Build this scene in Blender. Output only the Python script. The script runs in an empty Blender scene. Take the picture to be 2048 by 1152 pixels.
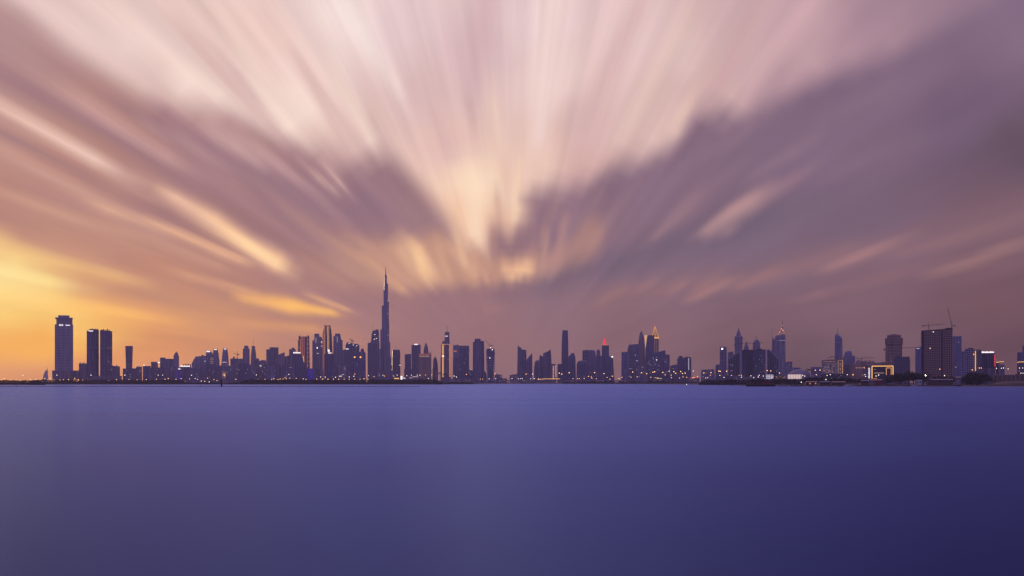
import bpy, math, random
import numpy as np
from mathutils import Vector

# ------------------------------------------------------------------ scene, camera, exposure
scene = bpy.context.scene
col = scene.collection
R = random.Random(11)
CAM_H, HOR, FPX, CX = 8.0, 764.0, 2000.0, 1024.0      # eye height, horizon row, focal length (photo pixels), image centre
cam_data = bpy.data.cameras.new('camera')
cam_data.sensor_width = 36.0
cam_data.lens = 36.0 * FPX / 2048.0
cam_data.shift_y = (HOR - 576.0) / 2048.0
cam_data.clip_start, cam_data.clip_end = 1.0, 40000.0
cam = bpy.data.objects.new('camera', cam_data)
col.objects.link(cam)
cam.location = (0, 0, CAM_H)
cam.rotation_euler = (math.radians(90), 0, 0)
scene.camera = cam
scene.view_settings.view_transform = 'Standard'
scene.view_settings.look = 'None'
scene.view_settings.exposure = 0.0
scene.view_settings.gamma = 1.0
scene.render.engine = 'CYCLES'
cy = scene.cycles
cy.max_bounces, cy.diffuse_bounces, cy.glossy_bounces, cy.volume_bounces = 5, 2, 3, 1
cy.sample_clamp_indirect = 3.0
cy.use_denoising = True
cy.caustics_reflective = False

# ------------------------------------------------------------------ evening sky: drifting cloud, smeared along its drift
VPX, HY = 1024.0, 764.0
HAZE_DENSITY = 5.5e-5
HAZE_GLOW = np.array((0.150, 0.098, 0.190))            # light the haze itself scatters back, linear
# base tones of the evening sky: (x, y, r, g, b)
BASE = [
 (0,60,184,146,146),(0,150,176,137,138),(0,270,186,142,134),(0,390,184,136,122),(170,420,182,136,126),(330,440,170,127,124),(300,560,190,136,116),
 (170,500,196,144,122),(470,575,180,130,118),(420,350,168,128,132),(420,640,205,146,112),(560,480,164,124,126),(620,400,158,121,130),(740,420,146,113,126),(860,430,158,122,128),
 (740,520,172,128,124),(640,560,170,126,122),(900,620,152,114,122),(760,610,160,118,122),(1000,690,149,111,117),(1150,450,142,111,126),
 (1300,380,136,109,127),(1100,620,142,110,122),(1600,330,131,106,127),(1900,250,116,94,116),(2040,300,104,84,100),(1500,500,126,103,121),(1300,520,131,106,122),
 (1700,430,122,99,118),(1700,620,126,97,109),(2000,600,120,89,99),(2000,430,120,92,104),(2040,700,107,79,91),(1500,680,123,93,105),(1250,690,133,100,111),
 (2000,60,136,110,132),(1750,180,132,106,127),(650,690,186,132,116),(850,720,155,113,118),(0,700,240,164,98),(60,755,216,148,112),(200,720,228,155,104),(330,700,222,150,106),
 (450,700,207,143,112),(1000,756,142,107,117),(1600,745,111,86,99),(2040,750,108,80,95),(350,755,205,142,116),(650,755,175,125,120),
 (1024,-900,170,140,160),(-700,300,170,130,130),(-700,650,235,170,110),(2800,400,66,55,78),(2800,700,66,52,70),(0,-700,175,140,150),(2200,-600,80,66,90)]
# soft-edged cloud banks: polygon, feather px, [(x,y,r,g,b)..] fill tones, alpha
POLYS = [
 ([(-200,-120),(35,7),(104,80),(208,149),(295,206),(360,222),(434,226),(480,240),(590,300),(622,308),(668,350),(705,338),(754,304),(800,335),(838,372),(872,410),(900,450),(925,505),(975,515),(985,460),(1015,470),(1052,452),(1060,398),(1160,364),(1316,312),(1348,288),(1390,224),(1508,222),(1542,198),(1591,177),(1678,149),(1765,130),(1869,70),(1973,15),(2040,-30),(1750,-900),(-400,-900)],
  31, [(100,20,228,196,190),(300,90,232,204,197),(420,195,241,214,204),(400,20,230,198,190),(520,100,230,196,188),(600,240,243,216,204),(640,120,236,206,200),(700,60,244,222,218),(740,290,222,188,180),(650,330,200,162,158),(800,60,226,198,200),(850,190,216,182,182),(950,100,216,182,186),(900,290,226,188,180),(960,370,250,218,192),(1000,480,226,180,155),(930,440,238,194,164),(1080,60,234,206,206),(1100,180,238,208,202),(1060,330,234,198,184),(1180,240,212,176,174),(1260,60,224,192,192),(1350,120,226,194,190),(1300,250,222,186,180),(1180,340,206,166,162),(1400,180,212,176,172),(1480,100,206,170,172),(1600,40,200,162,170),(1560,160,184,148,158),(1760,60,168,134,148),(1900,20,148,120,138),(300,180,220,186,180),(1024,-400,226,196,204),(300,-300,226,196,198),(1800,-300,130,108,128)],1.0),
 ([(640,470),(770,492),(880,470),(930,505),(985,518),(1090,512),(1170,440),(1215,440),(1195,520),(1108,556),(1021,564),(980,570),(865,580),(806,586),(761,573),(680,552)],16,[(700,520,188,143,128),(840,520,205,155,130),(950,540,198,150,128),(1040,540,200,150,130),(1170,490,172,130,126)],0.8),
 ([(-300,330),(0,462),(70,500),(180,533),(292,568),(250,578),(190,582),(260,598),(350,622),(400,652),(300,668),(200,700),(0,760),(-300,900)],22,[(0,500,240,192,130),(0,550,255,236,166),(100,580,253,218,138),(0,620,254,214,124),(150,640,253,204,114),(250,640,242,178,104),(100,680,246,174,92),(0,690,246,176,96),(0,745,220,152,110),(320,650,226,158,106),(200,560,226,168,118),(-200,600,255,225,140)],0.9),
 ([(1380,479),(1425,482),(1450,474),(1510,430),(1560,392),(1620,340),(1520,385),(1440,425)],8,[(1420,460,186,145,145),(1560,370,146,115,130)],0.9),
]
# streaks left by drifting cloud: x0,y0,x1,y1,w0,w1,(r,g,b),alpha
STROKES = [
 (-80,160,262,362,10,13,(222,180,166),.85),(139,190,368,336,18,10,(206,160,152),.8),(20,158,330,325,12,16,(162,123,130),.8),
 (-60,272,190,395,9,10,(200,152,138),.7),(-60,330,230,440,14,10,(176,130,124),.6),(330,226,480,335,14,20,(170,131,138),.85),(440,262,560,330,22,16,(196,157,154),.8),
 (500,335,640,420,22,26,(154,119,130),.75),(622,345,676,388,5,6,(208,168,160),.8),(385,75,520,235,12,20,(212,174,170),.6),(520,20,700,260,10,12,(222,186,180),.5),(560,60,640,160,20,22,(238,206,196),.5),
 (674,-20,795,190,16,14,(247,226,220),.7),(668,140,756,304,9,11,(243,214,202),.8),(770,150,815,280,12,10,(220,184,180),.5),(705,170,780,300,10,10,(222,186,180),.6),
 (978,-30,940,210,22,18,(212,176,180),.7),(985,200,1000,290,9,8,(238,204,190),.7),(935,190,950,260,8,8,(206,168,166),.5),(868,230,905,330,14,14,(212,174,172),.5),
 (1112,-30,1075,290,30,16,(241,212,206),.7),(1290,-20,1165,255,18,26,(208,172,172),.7),(1360,60,1235,290,24,18,(232,198,190),.6),(1520,0,1420,200,14,16,(198,160,162),.6),(1640,-20,1480,205,14,12,(206,168,172),.6),
 (1375,200,1340,285,10,10,(232,196,184),.6),(1010,330,1018,420,10,8,(226,186,166),.5),(940,350,955,480,22,16,(252,220,192),.7),(1036,340,1030,440,12,9,(244,208,182),.7),(995,395,1000,440,8,8,(214,172,154),.6),
 (985,475,988,512,8,7,(170,128,126),.6),(1050,470,1075,490,16,20,(150,116,126),.8),(1040,400,1140,440,6,30,(150,117,128),.5),
 (836,495,862,556,10,12,(240,190,146),.9),(800,500,830,550,10,12,(214,164,138),.6),(715,508,806,580,9,9,(204,154,130),.8),(660,505,760,560,10,8,(186,140,128),.6),(1015,545,1062,543,12,12,(236,184,148),.9),(970,545,975,568,7,6,(206,156,134),.6),(1100,540,1190,470,12,14,(180,136,130),.7),(890,548,940,552,14,14,(196,148,128),.7),(760,500,790,560,8,8,(190,142,126),.6),(905,500,950,545,14,12,(214,166,140),.6),
 (340,390,440,450,12,18,(222,174,152),.9),(430,445,572,537,16,17,(246,196,154),.95),(560,505,585,540,10,10,(240,190,150),.6),(208,420,350,474,9,11,(206,158,136),.8),(340,468,500,530,11,8,(214,162,134),.85),(240,458,465,545,7,7,(204,154,132),.7),
 (30,398,200,460,10,8,(202,154,134),.7),(190,455,310,510,7,6,(196,146,126),.6),(368,550,535,594,5,5,(214,158,126),.8),(260,385,420,440,8,6,(196,150,138),.6),(100,440,250,500,10,10,(180,132,120),.5),
 (490,600,600,616,8,14,(240,176,112),.8),(580,614,680,630,13,6,(248,184,108),.9),(490,650,640,660,10,10,(216,154,112),.7),(630,596,705,624,5,4,(218,162,122),.8),(450,620,520,630,10,10,(206,146,112),.5),
 (600,430,700,565,12,14,(176,134,128),.6),(660,420,780,440,20,30,(146,113,126),.5),(300,590,440,622,8,8,(192,138,114),.5),
 (1310,474,1370,425,6,14,(150,118,130),.6),(1487,365,1600,300,9,12,(147,117,133),.6),(1525,562,1690,500,12,16,(142,109,120),.7),(1640,540,1770,490,9,7,(162,121,126),.8),(1200,604,1245,582,10,10,(166,122,122),.7),(1392,580,1440,552,10,10,(160,118,122),.8),(1468,578,1545,542,8,9,(160,118,122),.8),(1300,590,1350,570,8,10,(152,114,120),.5),
 (1865,548,2060,480,6,9,(157,117,119),.8),(1700,575,1860,530,10,10,(142,106,114),.6),(1590,604,1660,584,4,5,(150,110,118),.7),(1940,560,2060,520,6,6,(142,105,112),.5),(1800,470,2060,400,14,14,(128,98,108),.5),(970,618,1010,622,6,5,(166,122,122),.6),(1230,530,1520,470,24,40,(121,101,120),.6),(1000,590,1200,580,14,16,(136,107,120),.6),
 # lit cloud over the middle of the skyline
 (818,500,858,548,22,22,(222,174,144),.75),(838,516,850,546,9,10,(246,198,152),.8),(780,505,800,560,10,9,(200,152,132),.6),(880,500,900,556,9,8,(212,164,138),.6),(912,470,930,530,10,8,(228,182,150),.6),(948,500,952,556,8,8,(208,160,136),.6),
 (1020,540,1060,540,16,16,(226,174,142),.7),(1030,546,1052,544,8,8,(246,196,154),.8),(1090,470,1086,548,10,10,(186,142,132),.6),(1130,440,1112,545,10,9,(176,134,130),.6),(1165,440,1135,530,10,9,(168,128,128),.5),(1064,500,1075,540,8,8,(178,134,128),.5),
 (690,470,770,560,7,8,(190,144,130),.6),(650,490,720,560,6,6,(186,140,128),.6),(735,515,812,584,7,6,(206,156,132),.7),(620,520,700,575,8,7,(180,134,124),.5),(640,545,760,590,8,8,(178,132,122),.5),
 (110,545,330,584,6,8,(204,150,116),.6),(180,590,420,640,8,8,(206,148,112),.5),(20,500,290,566,6,5,(240,192,132),.6),(0,545,180,580,8,6,(255,232,160),.5),(300,655,460,675,7,7,(224,156,108),.5),(150,612,330,640,7,6,(246,190,112),.5),
 # threads of the left half
 (-60,190,250,352,5,6,(232,194,180),.8),(60,232,270,345,5,5,(208,166,154),.6),(-40,244,230,384,5,6,(164,124,128),.7),(-40,300,260,430,5,5,(170,126,122),.6),(40,330,300,440,5,6,(202,156,142),.6),(-40,368,150,432,7,6,(196,148,130),.6),
 (198,409,330,462,6,7,(214,166,142),.8),(330,455,505,528,7,6,(222,170,140),.8),(150,425,300,490,5,5,(196,148,128),.6),(250,440,420,505,5,5,(166,122,120),.5),(300,490,450,548,6,6,(186,136,120),.6),(60,455,200,505,6,5,(200,150,124),.5),
 (180,235,360,330,8,8,(188,146,144),.6),(230,205,420,320,7,9,(158,121,130),.7),(300,235,470,345,10,14,(160,122,130),.7),(420,300,600,430,10,14,(152,117,128),.6),(470,330,640,470,9,12,(170,130,132),.5),(520,395,660,500,10,14,(150,115,126),.5),(400,360,560,450,8,9,(162,123,128),.6),(560,410,690,520,6,7,(180,137,132),.5),
 (340,385,470,470,6,7,(230,184,160),.6),(480,480,580,542,11,9,(252,206,162),.7),(360,420,470,480,7,7,(196,150,138),.5),
 (250,40,430,190,10,10,(240,210,200),.6),(330,30,470,180,9,11,(218,182,176),.5),(430,10,560,190,9,12,(242,210,200),.6),(480,100,600,270,10,14,(244,214,202),.6),(455,120,575,290,8,8,(206,168,166),.5),(600,120,690,290,9,9,(212,174,170),.5),(640,30,730,220,8,8,(248,224,216),.5),(120,20,300,140,9,10,(240,210,202),.5),(150,90,290,180,9,9,(222,188,182),.5),
 (395,248,520,330,7,9,(202,164,160),.75),(350,262,470,345,5,7,(188,148,148),.65),(500,300,610,372,6,8,(190,152,152),.6),(560,330,650,400,5,7,(182,144,146),.55),(660,340,694,384,5,5,(206,168,162),.7),(300,250,420,318,5,6,(192,152,150),.6),(240,262,380,345,4,5,(200,156,150),.6),(610,380,700,450,6,8,(166,128,134),.5),(700,345,800,420,8,10,(162,126,134),.4),(760,360,850,440,8,8,(160,124,132),.4),(640,440,720,500,8,8,(160,122,128),.4),
 (1110,410,1085,470,9,8,(160,124,130),.5),(1200,385,1140,470,10,10,(150,119,131),.5),(1290,350,1210,450,10,12,(148,118,131),.45),(1420,300,1560,225,12,14,(148,119,136),.5),(1480,330,1340,430,10,10,(142,114,130),.4),(1620,250,1800,180,12,14,(142,114,133),.4),(1640,360,1820,290,12,12,(136,110,128),.35),
 # right: bluish bank above, warmer low cloud below
 (1090,567,1640,410,22,34,(117,98,117),.6),(1200,604,2080,450,22,46,(140,106,114),.45),(1300,520,1420,470,10,12,(122,101,119),.4),(1306,480,1392,392,6,14,(152,119,130),.6),(1385,474,1452,474,5,5,(184,142,142),.7),(1404,470,1500,402,10,16,(190,147,147),.5),(1380,600,1462,560,8,9,(164,121,124),.7),(1270,584,1300,570,8,8,(158,116,121),.6),(1334,588,1365,568,6,7,(160,118,122),.6),(1644,542,1765,495,7,6,(168,125,128),.6),(1875,549,2070,478,5,6,(166,124,122),.6),(1760,520,1900,480,8,8,(146,110,117),.5),(1850,500,2060,430,8,10,(142,108,114),.5),(1560,200,1700,120,10,12,(166,132,146),.5),(1420,190,1500,80,10,12,(204,166,168),.5),
]
def _idw(pts,x,y,p=3.2):
    pts=np.array(pts,float); d=(x[...,None]-pts[:,0])**2+((y[...,None]-pts[:,1])*1.25)**2+900.
    w=d**(-p/2); w/=w.sum(-1,keepdims=True)
    return w@pts[:,2:5]
def _sdf(poly,x,y):
    d=np.full(x.shape,1e18); s=np.zeros(x.shape,bool); n=len(poly)
    for i in range(n):
        ax,ay=poly[i-1]; bx,by=poly[i]; ex,ey=bx-ax,by-ay
        t=np.clip(((x-ax)*ex+(y-ay)*ey)/(ex*ex+ey*ey),0,1)
        d=np.minimum(d,(x-ax-t*ex)**2+(y-ay-t*ey)**2)
        s^=((ay>y)!=(by>y))&(x<(bx-ax)*(y-ay)/((by-ay) if by!=ay else 1e-9)+ax)
    return np.where(s,1,-1)*np.sqrt(d)
def paint(x,y):
    x=np.asarray(x,float); y=np.asarray(y,float)
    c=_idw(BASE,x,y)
    for poly,f,tones,al in POLYS:
        a=np.clip(_sdf(poly,x,y)/(2*f)+.5,0,1); a=a*a*(3-2*a)*al
        c=c*(1-a[...,None])+_idw(tones,x,y)*a[...,None]
    for x0,y0,x1,y1,w0,w1,col,al in STROKES:
        ex,ey=x1-x0,y1-y0; t=np.clip(((x-x0)*ex+(y-y0)*ey)/(ex*ex+ey*ey),0,1)
        d2=(x-x0-t*ex)**2+(y-y0-t*ey)**2; w=w0+(w1-w0)*t
        a=al*np.exp(-d2/(w*w)/1.1)
        c=c*(1-a[...,None])+np.array(col,float)*a[...,None]
    return c

def lin(c):
    c = np.asarray(c, float) / 255.0
    return np.where(c <= 0.04045, c / 12.92, ((c + 0.055) / 1.055) ** 2.4)
def _noise1(t, freq, seed):
    v = np.random.RandomState(seed).rand(400) * 2 - 1
    x = (t / np.pi + .5) * freq; i = np.floor(x).astype(int); f = x - i; f = f * f * (3 - 2 * f)
    return v[i % 400] * (1 - f) + v[(i + 1) % 400] * f
ROWS = [0,50,90,115,135,150,165,180,195,210,225,240,255,270,288,306,325,345,365,388,412,438,465,495,527,560,597,636,678,722,770,822,880,945,1020,1110,1220,1400]
NT = 250
def sky_rows():
    """(angle from the drift axis, linear colour for NT angles round it) for rings round the point the clouds drift from."""
    th = np.linspace(-np.pi / 2, np.pi / 2, NT); out = []
    warp = .020 * _noise1(th, 34, 1) + .014 * _noise1(th, 80, 2)
    S = [.955, .97, .985, 1.0, 1.015, 1.03]; W = [.6, .9, 1, 1, .8, .4]
    for r in ROWS:
        acc = 0
        for s, w in zip(S, W):
            rr = max(r, 6) * (s + warp)
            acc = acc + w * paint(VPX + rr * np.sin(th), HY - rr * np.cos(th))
        c = acc / sum(W)
        soft = np.zeros_like(c); kw = 0                     # crisper streaks: lift each one off its neighbours
        for d in range(-9, 10):
            g = math.exp(-(d / 4.5) ** 2); soft += g * c[np.clip(np.arange(NT) + d, 0, NT - 1)]; kw += g
        c = c + .38 * min(1, r / 200) * (c - soft / kw)
        c = c * (1 + (.020 * _noise1(th + r * 2e-5, 46, 5) + .016 * _noise1(th + r * 3e-5, 110, 6)) * min(1, r / 300))[:, None]
        c = lin(np.clip(c, 0, 255))
        # the haze lies between this sky and the eye: what the air takes away must be there above it
        x, y = max(r, 6) * np.sin(th), max(r, 6) * np.cos(th)
        e = np.arctan2(np.maximum(y, 1), np.hypot(FPX, x))
        L = np.minimum(870.0 / np.sin(e), 11200.0 / np.cos(np.arctan2(np.abs(x), FPX)))
        T = np.exp(-HAZE_DENSITY * L)[:, None]
        out.append((math.atan(r / FPX), np.maximum((c - HAZE_GLOW * (1 - T)) / T, 0.004)))
    u = (th / np.pi + .5)[:, None]
    def tone(a, b, c2):
        return lin(np.where(u < .5, np.array(a) * (1 - 2 * u) + np.array(b) * 2 * u, np.array(b) * (2 - 2 * u) + np.array(c2) * (2 * u - 1)))
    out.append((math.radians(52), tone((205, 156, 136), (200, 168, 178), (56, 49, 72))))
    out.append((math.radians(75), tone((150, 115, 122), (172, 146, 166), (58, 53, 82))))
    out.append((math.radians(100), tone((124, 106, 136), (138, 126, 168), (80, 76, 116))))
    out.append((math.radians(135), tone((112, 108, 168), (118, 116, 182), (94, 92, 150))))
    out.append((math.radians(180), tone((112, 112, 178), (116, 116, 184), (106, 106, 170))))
    return out
world = bpy.data.worlds.new('World')
scene.world = world
world.use_nodes = True
nt = world.node_tree
nt.nodes.clear()
def N(tree, kind, **kw):
    n = tree.nodes.new(kind)
    for k, v in kw.items(): setattr(n, k, v)
    return n
def M(tree, op, a, b=None, c=None):
    n = tree.nodes.new('ShaderNodeMath'); n.operation = op
    for i, v in enumerate((a, b, c)):
        if v is None: continue
        if isinstance(v, (int, float)): n.inputs[i].default_value = v
        else: tree.links.new(v, n.inputs[i])
    return n.outputs[0]
def build_world():
    tc = N(nt, 'ShaderNodeTexCoord'); sep = N(nt, 'ShaderNodeSeparateXYZ')
    nt.links.new(tc.outputs['Generated'], sep.inputs[0])
    x, y, z = sep.outputs
    zc = M(nt, 'MAXIMUM', z, 0.0005)
    th = M(nt, 'ARCTAN2', x, zc)
    u = M(nt, 'MULTIPLY_ADD', th, 1 / math.pi, 0.5)
    yy = M(nt, 'MINIMUM', M(nt, 'MAXIMUM', y, -1.0), 1.0)
    rho = M(nt, 'ARCCOSINE', yy)
    vec = N(nt, 'ShaderNodeCombineXYZ')
    for i in range(3): nt.links.new(u, vec.inputs[i])
    # fine threads of cloud drawn out along the drift
    cv = N(nt, 'ShaderNodeCombineXYZ'); nt.links.new(M(nt, 'MULTIPLY', th, 34.0), cv.inputs[0]); nt.links.new(M(nt, 'MULTIPLY', rho, 4.0), cv.inputs[1])
    ns = N(nt, 'ShaderNodeTexNoise'); ns.inputs['Scale'].default_value = 1.0; ns.inputs['Detail'].default_value = 3.0
    nt.links.new(cv.outputs[0], ns.inputs['Vector'])
    amp = N(nt, 'ShaderNodeMapRange'); nt.links.new(rho, amp.inputs[0])
    amp.inputs[1].default_value = 0.06; amp.inputs[2].default_value = 0.3; amp.inputs[3].default_value = 0.0; amp.inputs[4].default_value = 0.25
    smooth = N(nt, 'ShaderNodeMapRange'); nt.links.new(u, smooth.inputs[0]); smooth.inputs[1].default_value = .55; smooth.inputs[2].default_value = .78; smooth.inputs[3].default_value = 1.0; smooth.inputs[4].default_value = .35
    f = M(nt, 'MULTIPLY_ADD', M(nt, 'SUBTRACT', ns.outputs[0], 0.5), M(nt, 'MULTIPLY', amp.outputs[0], smooth.outputs[0]), 1.0)
    def ring(c):
        cv = N(nt, 'ShaderNodeRGBCurve'); mp = cv.mapping; mp.use_clip = False
        for ch in range(3):
            pts = mp.curves[ch].points
            pts[0].location = (0.0, float(c[0, ch])); pts[1].location = (1.0, float(c[-1, ch]))
            for i in range(1, NT - 1): pts.new(i / (NT - 1), float(c[i, ch]))
            for p in pts: p.handle_type = 'VECTOR'
        mp.update()
        nt.links.new(vec.outputs[0], cv.inputs['Color'])
        return cv.outputs[0]
    rows = sky_rows(); step = 4; shaders = []
    for s0 in range(0, len(rows) - 1, step):               # a few rings at a time, each bundle its own background
        seg = rows[s0:s0 + step + 1]; prev = ring(seg[0][1])
        for (a0, _c), (a1, c) in zip(seg, seg[1:]):
            mr = N(nt, 'ShaderNodeMapRange'); mr.inputs[1].default_value = a0; mr.inputs[2].default_value = a1
            nt.links.new(rho, mr.inputs[0])
            mx = N(nt, 'ShaderNodeMix', data_type='RGBA'); nt.links.new(mr.outputs[0], mx.inputs[0])
            nt.links.new(prev, mx.inputs[6]); nt.links.new(ring(c), mx.inputs[7]); prev = mx.outputs[2]
        vm = N(nt, 'ShaderNodeVectorMath', operation='SCALE'); nt.links.new(prev, vm.inputs[0]); nt.links.new(f, vm.inputs['Scale'])
        bg = N(nt, 'ShaderNodeBackground'); nt.links.new(vm.outputs[0], bg.inputs['Color']); bg.inputs['Strength'].default_value = 1.0
        shaders.append((seg[0][0], bg.outputs[0]))
    sh = shaders[-1][1]
    for i in range(len(shaders) - 2, -1, -1):
        mx = N(nt, 'ShaderNodeMixShader'); nt.links.new(M(nt, 'GREATER_THAN', rho, shaders[i + 1][0]), mx.inputs[0])
        nt.links.new(shaders[i][1], mx.inputs[1]); nt.links.new(sh, mx.inputs[2]); sh = mx.outputs[0]
    out = N(nt, 'ShaderNodeOutputWorld'); nt.links.new(sh, out.inputs['Surface'])
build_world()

# ------------------------------------------------------------------ the sun, low behind cloud just left of the view
SUN_AZ, SUN_EL = math.radians(-33), math.radians(4.5)
sun_data = bpy.data.lights.new('sun', 'SUN')
sun_data.energy, sun_data.angle, sun_data.color = 0.5, math.radians(8), (1.0, 0.66, 0.38)
sun = bpy.data.objects.new('sun', sun_data)
col.objects.link(sun)
sd = Vector((math.sin(SUN_AZ) * math.cos(SUN_EL), math.cos(SUN_AZ) * math.cos(SUN_EL), math.sin(SUN_EL)))
sun.rotation_euler = sd.to_track_quat('Z', 'Y').to_euler()

# ------------------------------------------------------------------ materials
MATS = {}
def principled(name, color, rough=0.6, ior=1.5, metallic=0.0):
    m = bpy.data.materials.new(name); m.use_nodes = True
    b = m.node_tree.nodes['Principled BSDF']
    b.inputs['Base Color'].default_value = (*color, 1); b.inputs['Roughness'].default_value = rough
    b.inputs['IOR'].default_value = ior; b.inputs['Metallic'].default_value = metallic
    MATS[name] = m
    return m
def mottled(name, c1, c2, rough=0.8, scale=0.3, stretch=(1, 1, 1)):
    m = principled(name, c1, rough); t = m.node_tree; b = t.nodes['Principled BSDF']
    tc = N(t, 'ShaderNodeTexCoord'); mp = N(t, 'ShaderNodeMapping'); mp.inputs['Scale'].default_value = stretch
    t.links.new(tc.outputs['Object'], mp.inputs[0])
    ns = N(t, 'ShaderNodeTexNoise'); ns.inputs['Scale'].default_value = scale; ns.inputs['Detail'].default_value = 4
    t.links.new(mp.outputs[0], ns.inputs['Vector'])
    rp = N(t, 'ShaderNodeValToRGB'); rp.color_ramp.elements[0].position = .32; rp.color_ramp.elements[1].position = .68
    rp.color_ramp.elements[0].color = (*c1, 1); rp.color_ramp.elements[1].color = (*c2, 1)
    t.links.new(ns.outputs[0], rp.inputs[0]); t.links.new(rp.outputs[0], b.inputs['Base Color'])
    return m
def facade(name, pane, pane2, frame, rough=0.25, ior=1.62, wide=4.5, high=4.0, joint=0.10):
    """Curtain wall: panes of uneven tint in a grid of frames, with bays that differ a little."""
    m = principled(name, pane, rough, ior); t = m.node_tree; b = t.nodes['Principled BSDF']
    tc = N(t, 'ShaderNodeTexCoord'); sp = N(t, 'ShaderNodeSeparateXYZ'); t.links.new(tc.outputs['Object'], sp.inputs[0])
    u = M(t, 'ADD', sp.outputs[0], M(t, 'MULTIPLY', sp.outputs[1], 0.93))
    cb = N(t, 'ShaderNodeCombineXYZ'); t.links.new(M(t, 'MULTIPLY', u, 1 / wide), cb.inputs[0]); t.links.new(M(t, 'MULTIPLY', sp.outputs[2], 1 / high), cb.inputs[1])
    br = N(t, 'ShaderNodeTexBrick', offset=0.0, squash=1.0)
    br.inputs['Scale'].default_value = 1.0; br.inputs['Brick Width'].default_value = 1.0; br.inputs['Row Height'].default_value = 1.0
    br.inputs['Mortar Size'].default_value = joint; br.inputs['Mortar Smooth'].default_value = 0.1
    br.inputs['Color1'].default_value = (*pane, 1); br.inputs['Color2'].default_value = (*pane2, 1); br.inputs['Mortar'].default_value = (*frame, 1)
    t.links.new(cb.outputs[0], br.inputs['Vector'])
    cb2 = N(t, 'ShaderNodeCombineXYZ'); t.links.new(M(t, 'MULTIPLY', u, 0.16), cb2.inputs[0]); t.links.new(M(t, 'MULTIPLY', sp.outputs[2], 0.010), cb2.inputs[1])
    ob = N(t, 'ShaderNodeObjectInfo'); t.links.new(M(t, 'MULTIPLY', ob.outputs['Random'], 37.0), cb2.inputs[2])
    ns = N(t, 'ShaderNodeTexNoise'); ns.inputs['Scale'].default_value = 1.0; ns.inputs['Detail'].default_value = 3
    t.links.new(cb2.outputs[0], ns.inputs['Vector'])
    mr = N(t, 'ShaderNodeMapRange'); t.links.new(ns.outputs[0], mr.inputs[0])
    mr.inputs[1].default_value = .3; mr.inputs[2].default_value = .7; mr.inputs[3].default_value = .45; mr.inputs[4].default_value = 1.65
    vm = N(t, 'ShaderNodeVectorMath', operation='SCALE'); t.links.new(br.outputs['Color'], vm.inputs[0]); t.links.new(mr.outputs[0], vm.inputs['Scale'])
    t.links.new(vm.outputs[0], b.inputs['Base Color'])
    return m
def glow(name, color, strength):
    m = bpy.data.materials.new(name); m.use_nodes = True; t = m.node_tree; t.nodes.clear()
    e = N(t, 'ShaderNodeEmission'); e.inputs[0].default_value = (*color, 1); e.inputs[1].default_value = strength
    o = N(t, 'ShaderNodeOutputMaterial'); t.links.new(e.outputs[0], o.inputs[0])
    m.cycles.emission_sampling = 'NONE'
    MATS[name] = m
    return m
facade('glass_blue', (.14, .16, .36), (.19, .21, .43), (.24, .24, .38))
facade('glass_navy', (.055, .06, .16), (.08, .086, .21), (.15, .15, .26))
facade('glass_slate', (.13, .13, .23), (.19, .18, .30), (.27, .25, .35))
facade('glass_violet', (.13, .09, .24), (.18, .12, .30), (.22, .18, .30))
facade('stone_lilac', (.17, .15, .25), (.24, .21, .32), (.40, .35, .44), 0.5, 1.5, 6.0, 4.0, .28)
facade('stone_mauve', (.15, .12, .19), (.21, .155, .22), (.32, .25, .29), 0.55, 1.5, 5.0, 4.0, .3)
facade('stone_brown', (.25, .14, .125), (.33, .185, .16), (.48, .30, .26), 0.6, 1.5, 5.0, 4.0, .32)
facade('stone_umber', (.15, .08, .068), (.20, .105, .088), (.29, .175, .145), 0.6, 1.5, 5.0, 4.0, .32)
facade('dark_concrete', (.03, .026, .05), (.05, .044, .075), (.10, .09, .13), 0.5, 1.5, 5.0, 4.0, .2)
principled('trim_light', (.55, .49, .62), .5)
principled('trim_mid', (.30, .27, .39), .5)
principled('trim_dark', (.075, .07, .12), .5)
principled('trim_brown', (.60, .37, .31), .6)
principled('open_floor', (.085, .048, .046), .7)
principled('white_render', (.66, .56, .60), .6)
principled('steel', (.10, .09, .11), .45, 1.5, .6)
principled('gold_face', (.75, .45, .18), .35, 1.5, .5)
principled('red_paint', (.32, .03, .03), .4)
principled('white_paint', (.75, .72, .74), .4)
principled('black_rubber', (.02, .02, .025), .7)
mottled('sand', (.16, .11, .09), (.25, .18, .14), .9, .05)
mottled('city_ground', (.07, .055, .06), (.12, .09, .09), .9, .01)
mottled('rock', (.05, .04, .045), (.13, .10, .09), .9, .6)
mottled('wood', (.10, .06, .045), (.17, .11, .08), .7, .8)
mottled('leaf', (.018, .026, .014), (.05, .06, .025), .7, .25)
mottled('mangrove_leaf', (.016, .022, .014), (.036, .042, .02), .7, .08)
mottled('bark', (.05, .035, .03), (.10, .075, .06), .9, 1.2, (1, 1, .2))
mottled('asphalt', (.045, .042, .05), (.06, .056, .062), .85, .2)
glow('lamp_warm', (1.0, .50, .15), 4.2)
glow('lamp_orange', (1.0, .36, .07), 3.6)
glow('lamp_white', (1.0, .82, .70), 3.2)
glow('lamp_flood', (1.0, .90, .78), 12.0)
glow('sign_white', (1.0, .90, .92), 1.6)
glow('sign_soft', (.86, .80, .95), .75)
glow('strip_gold', (1.0, .50, .14), 1.25)
glow('strip_amber', (1.0, .30, .13), .62)
glow('strip_pale', (1.0, .46, .20), .85)
glow('crown_red', (1.0, .06, .07), 1.1)
glow('crown_gold', (1.0, .46, .12), .95)
glow('blue_floodlight_glow', (.11, .05, .80), .24)  # floodlighting put into the walls themselves as a blue glow
glow('gold_reflection_glow', (1.0, .56, .27), .75)  # emission standing in for a bright reflection on a slab face
glow('hall_light', (1.0, .74, .70), .75)
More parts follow.
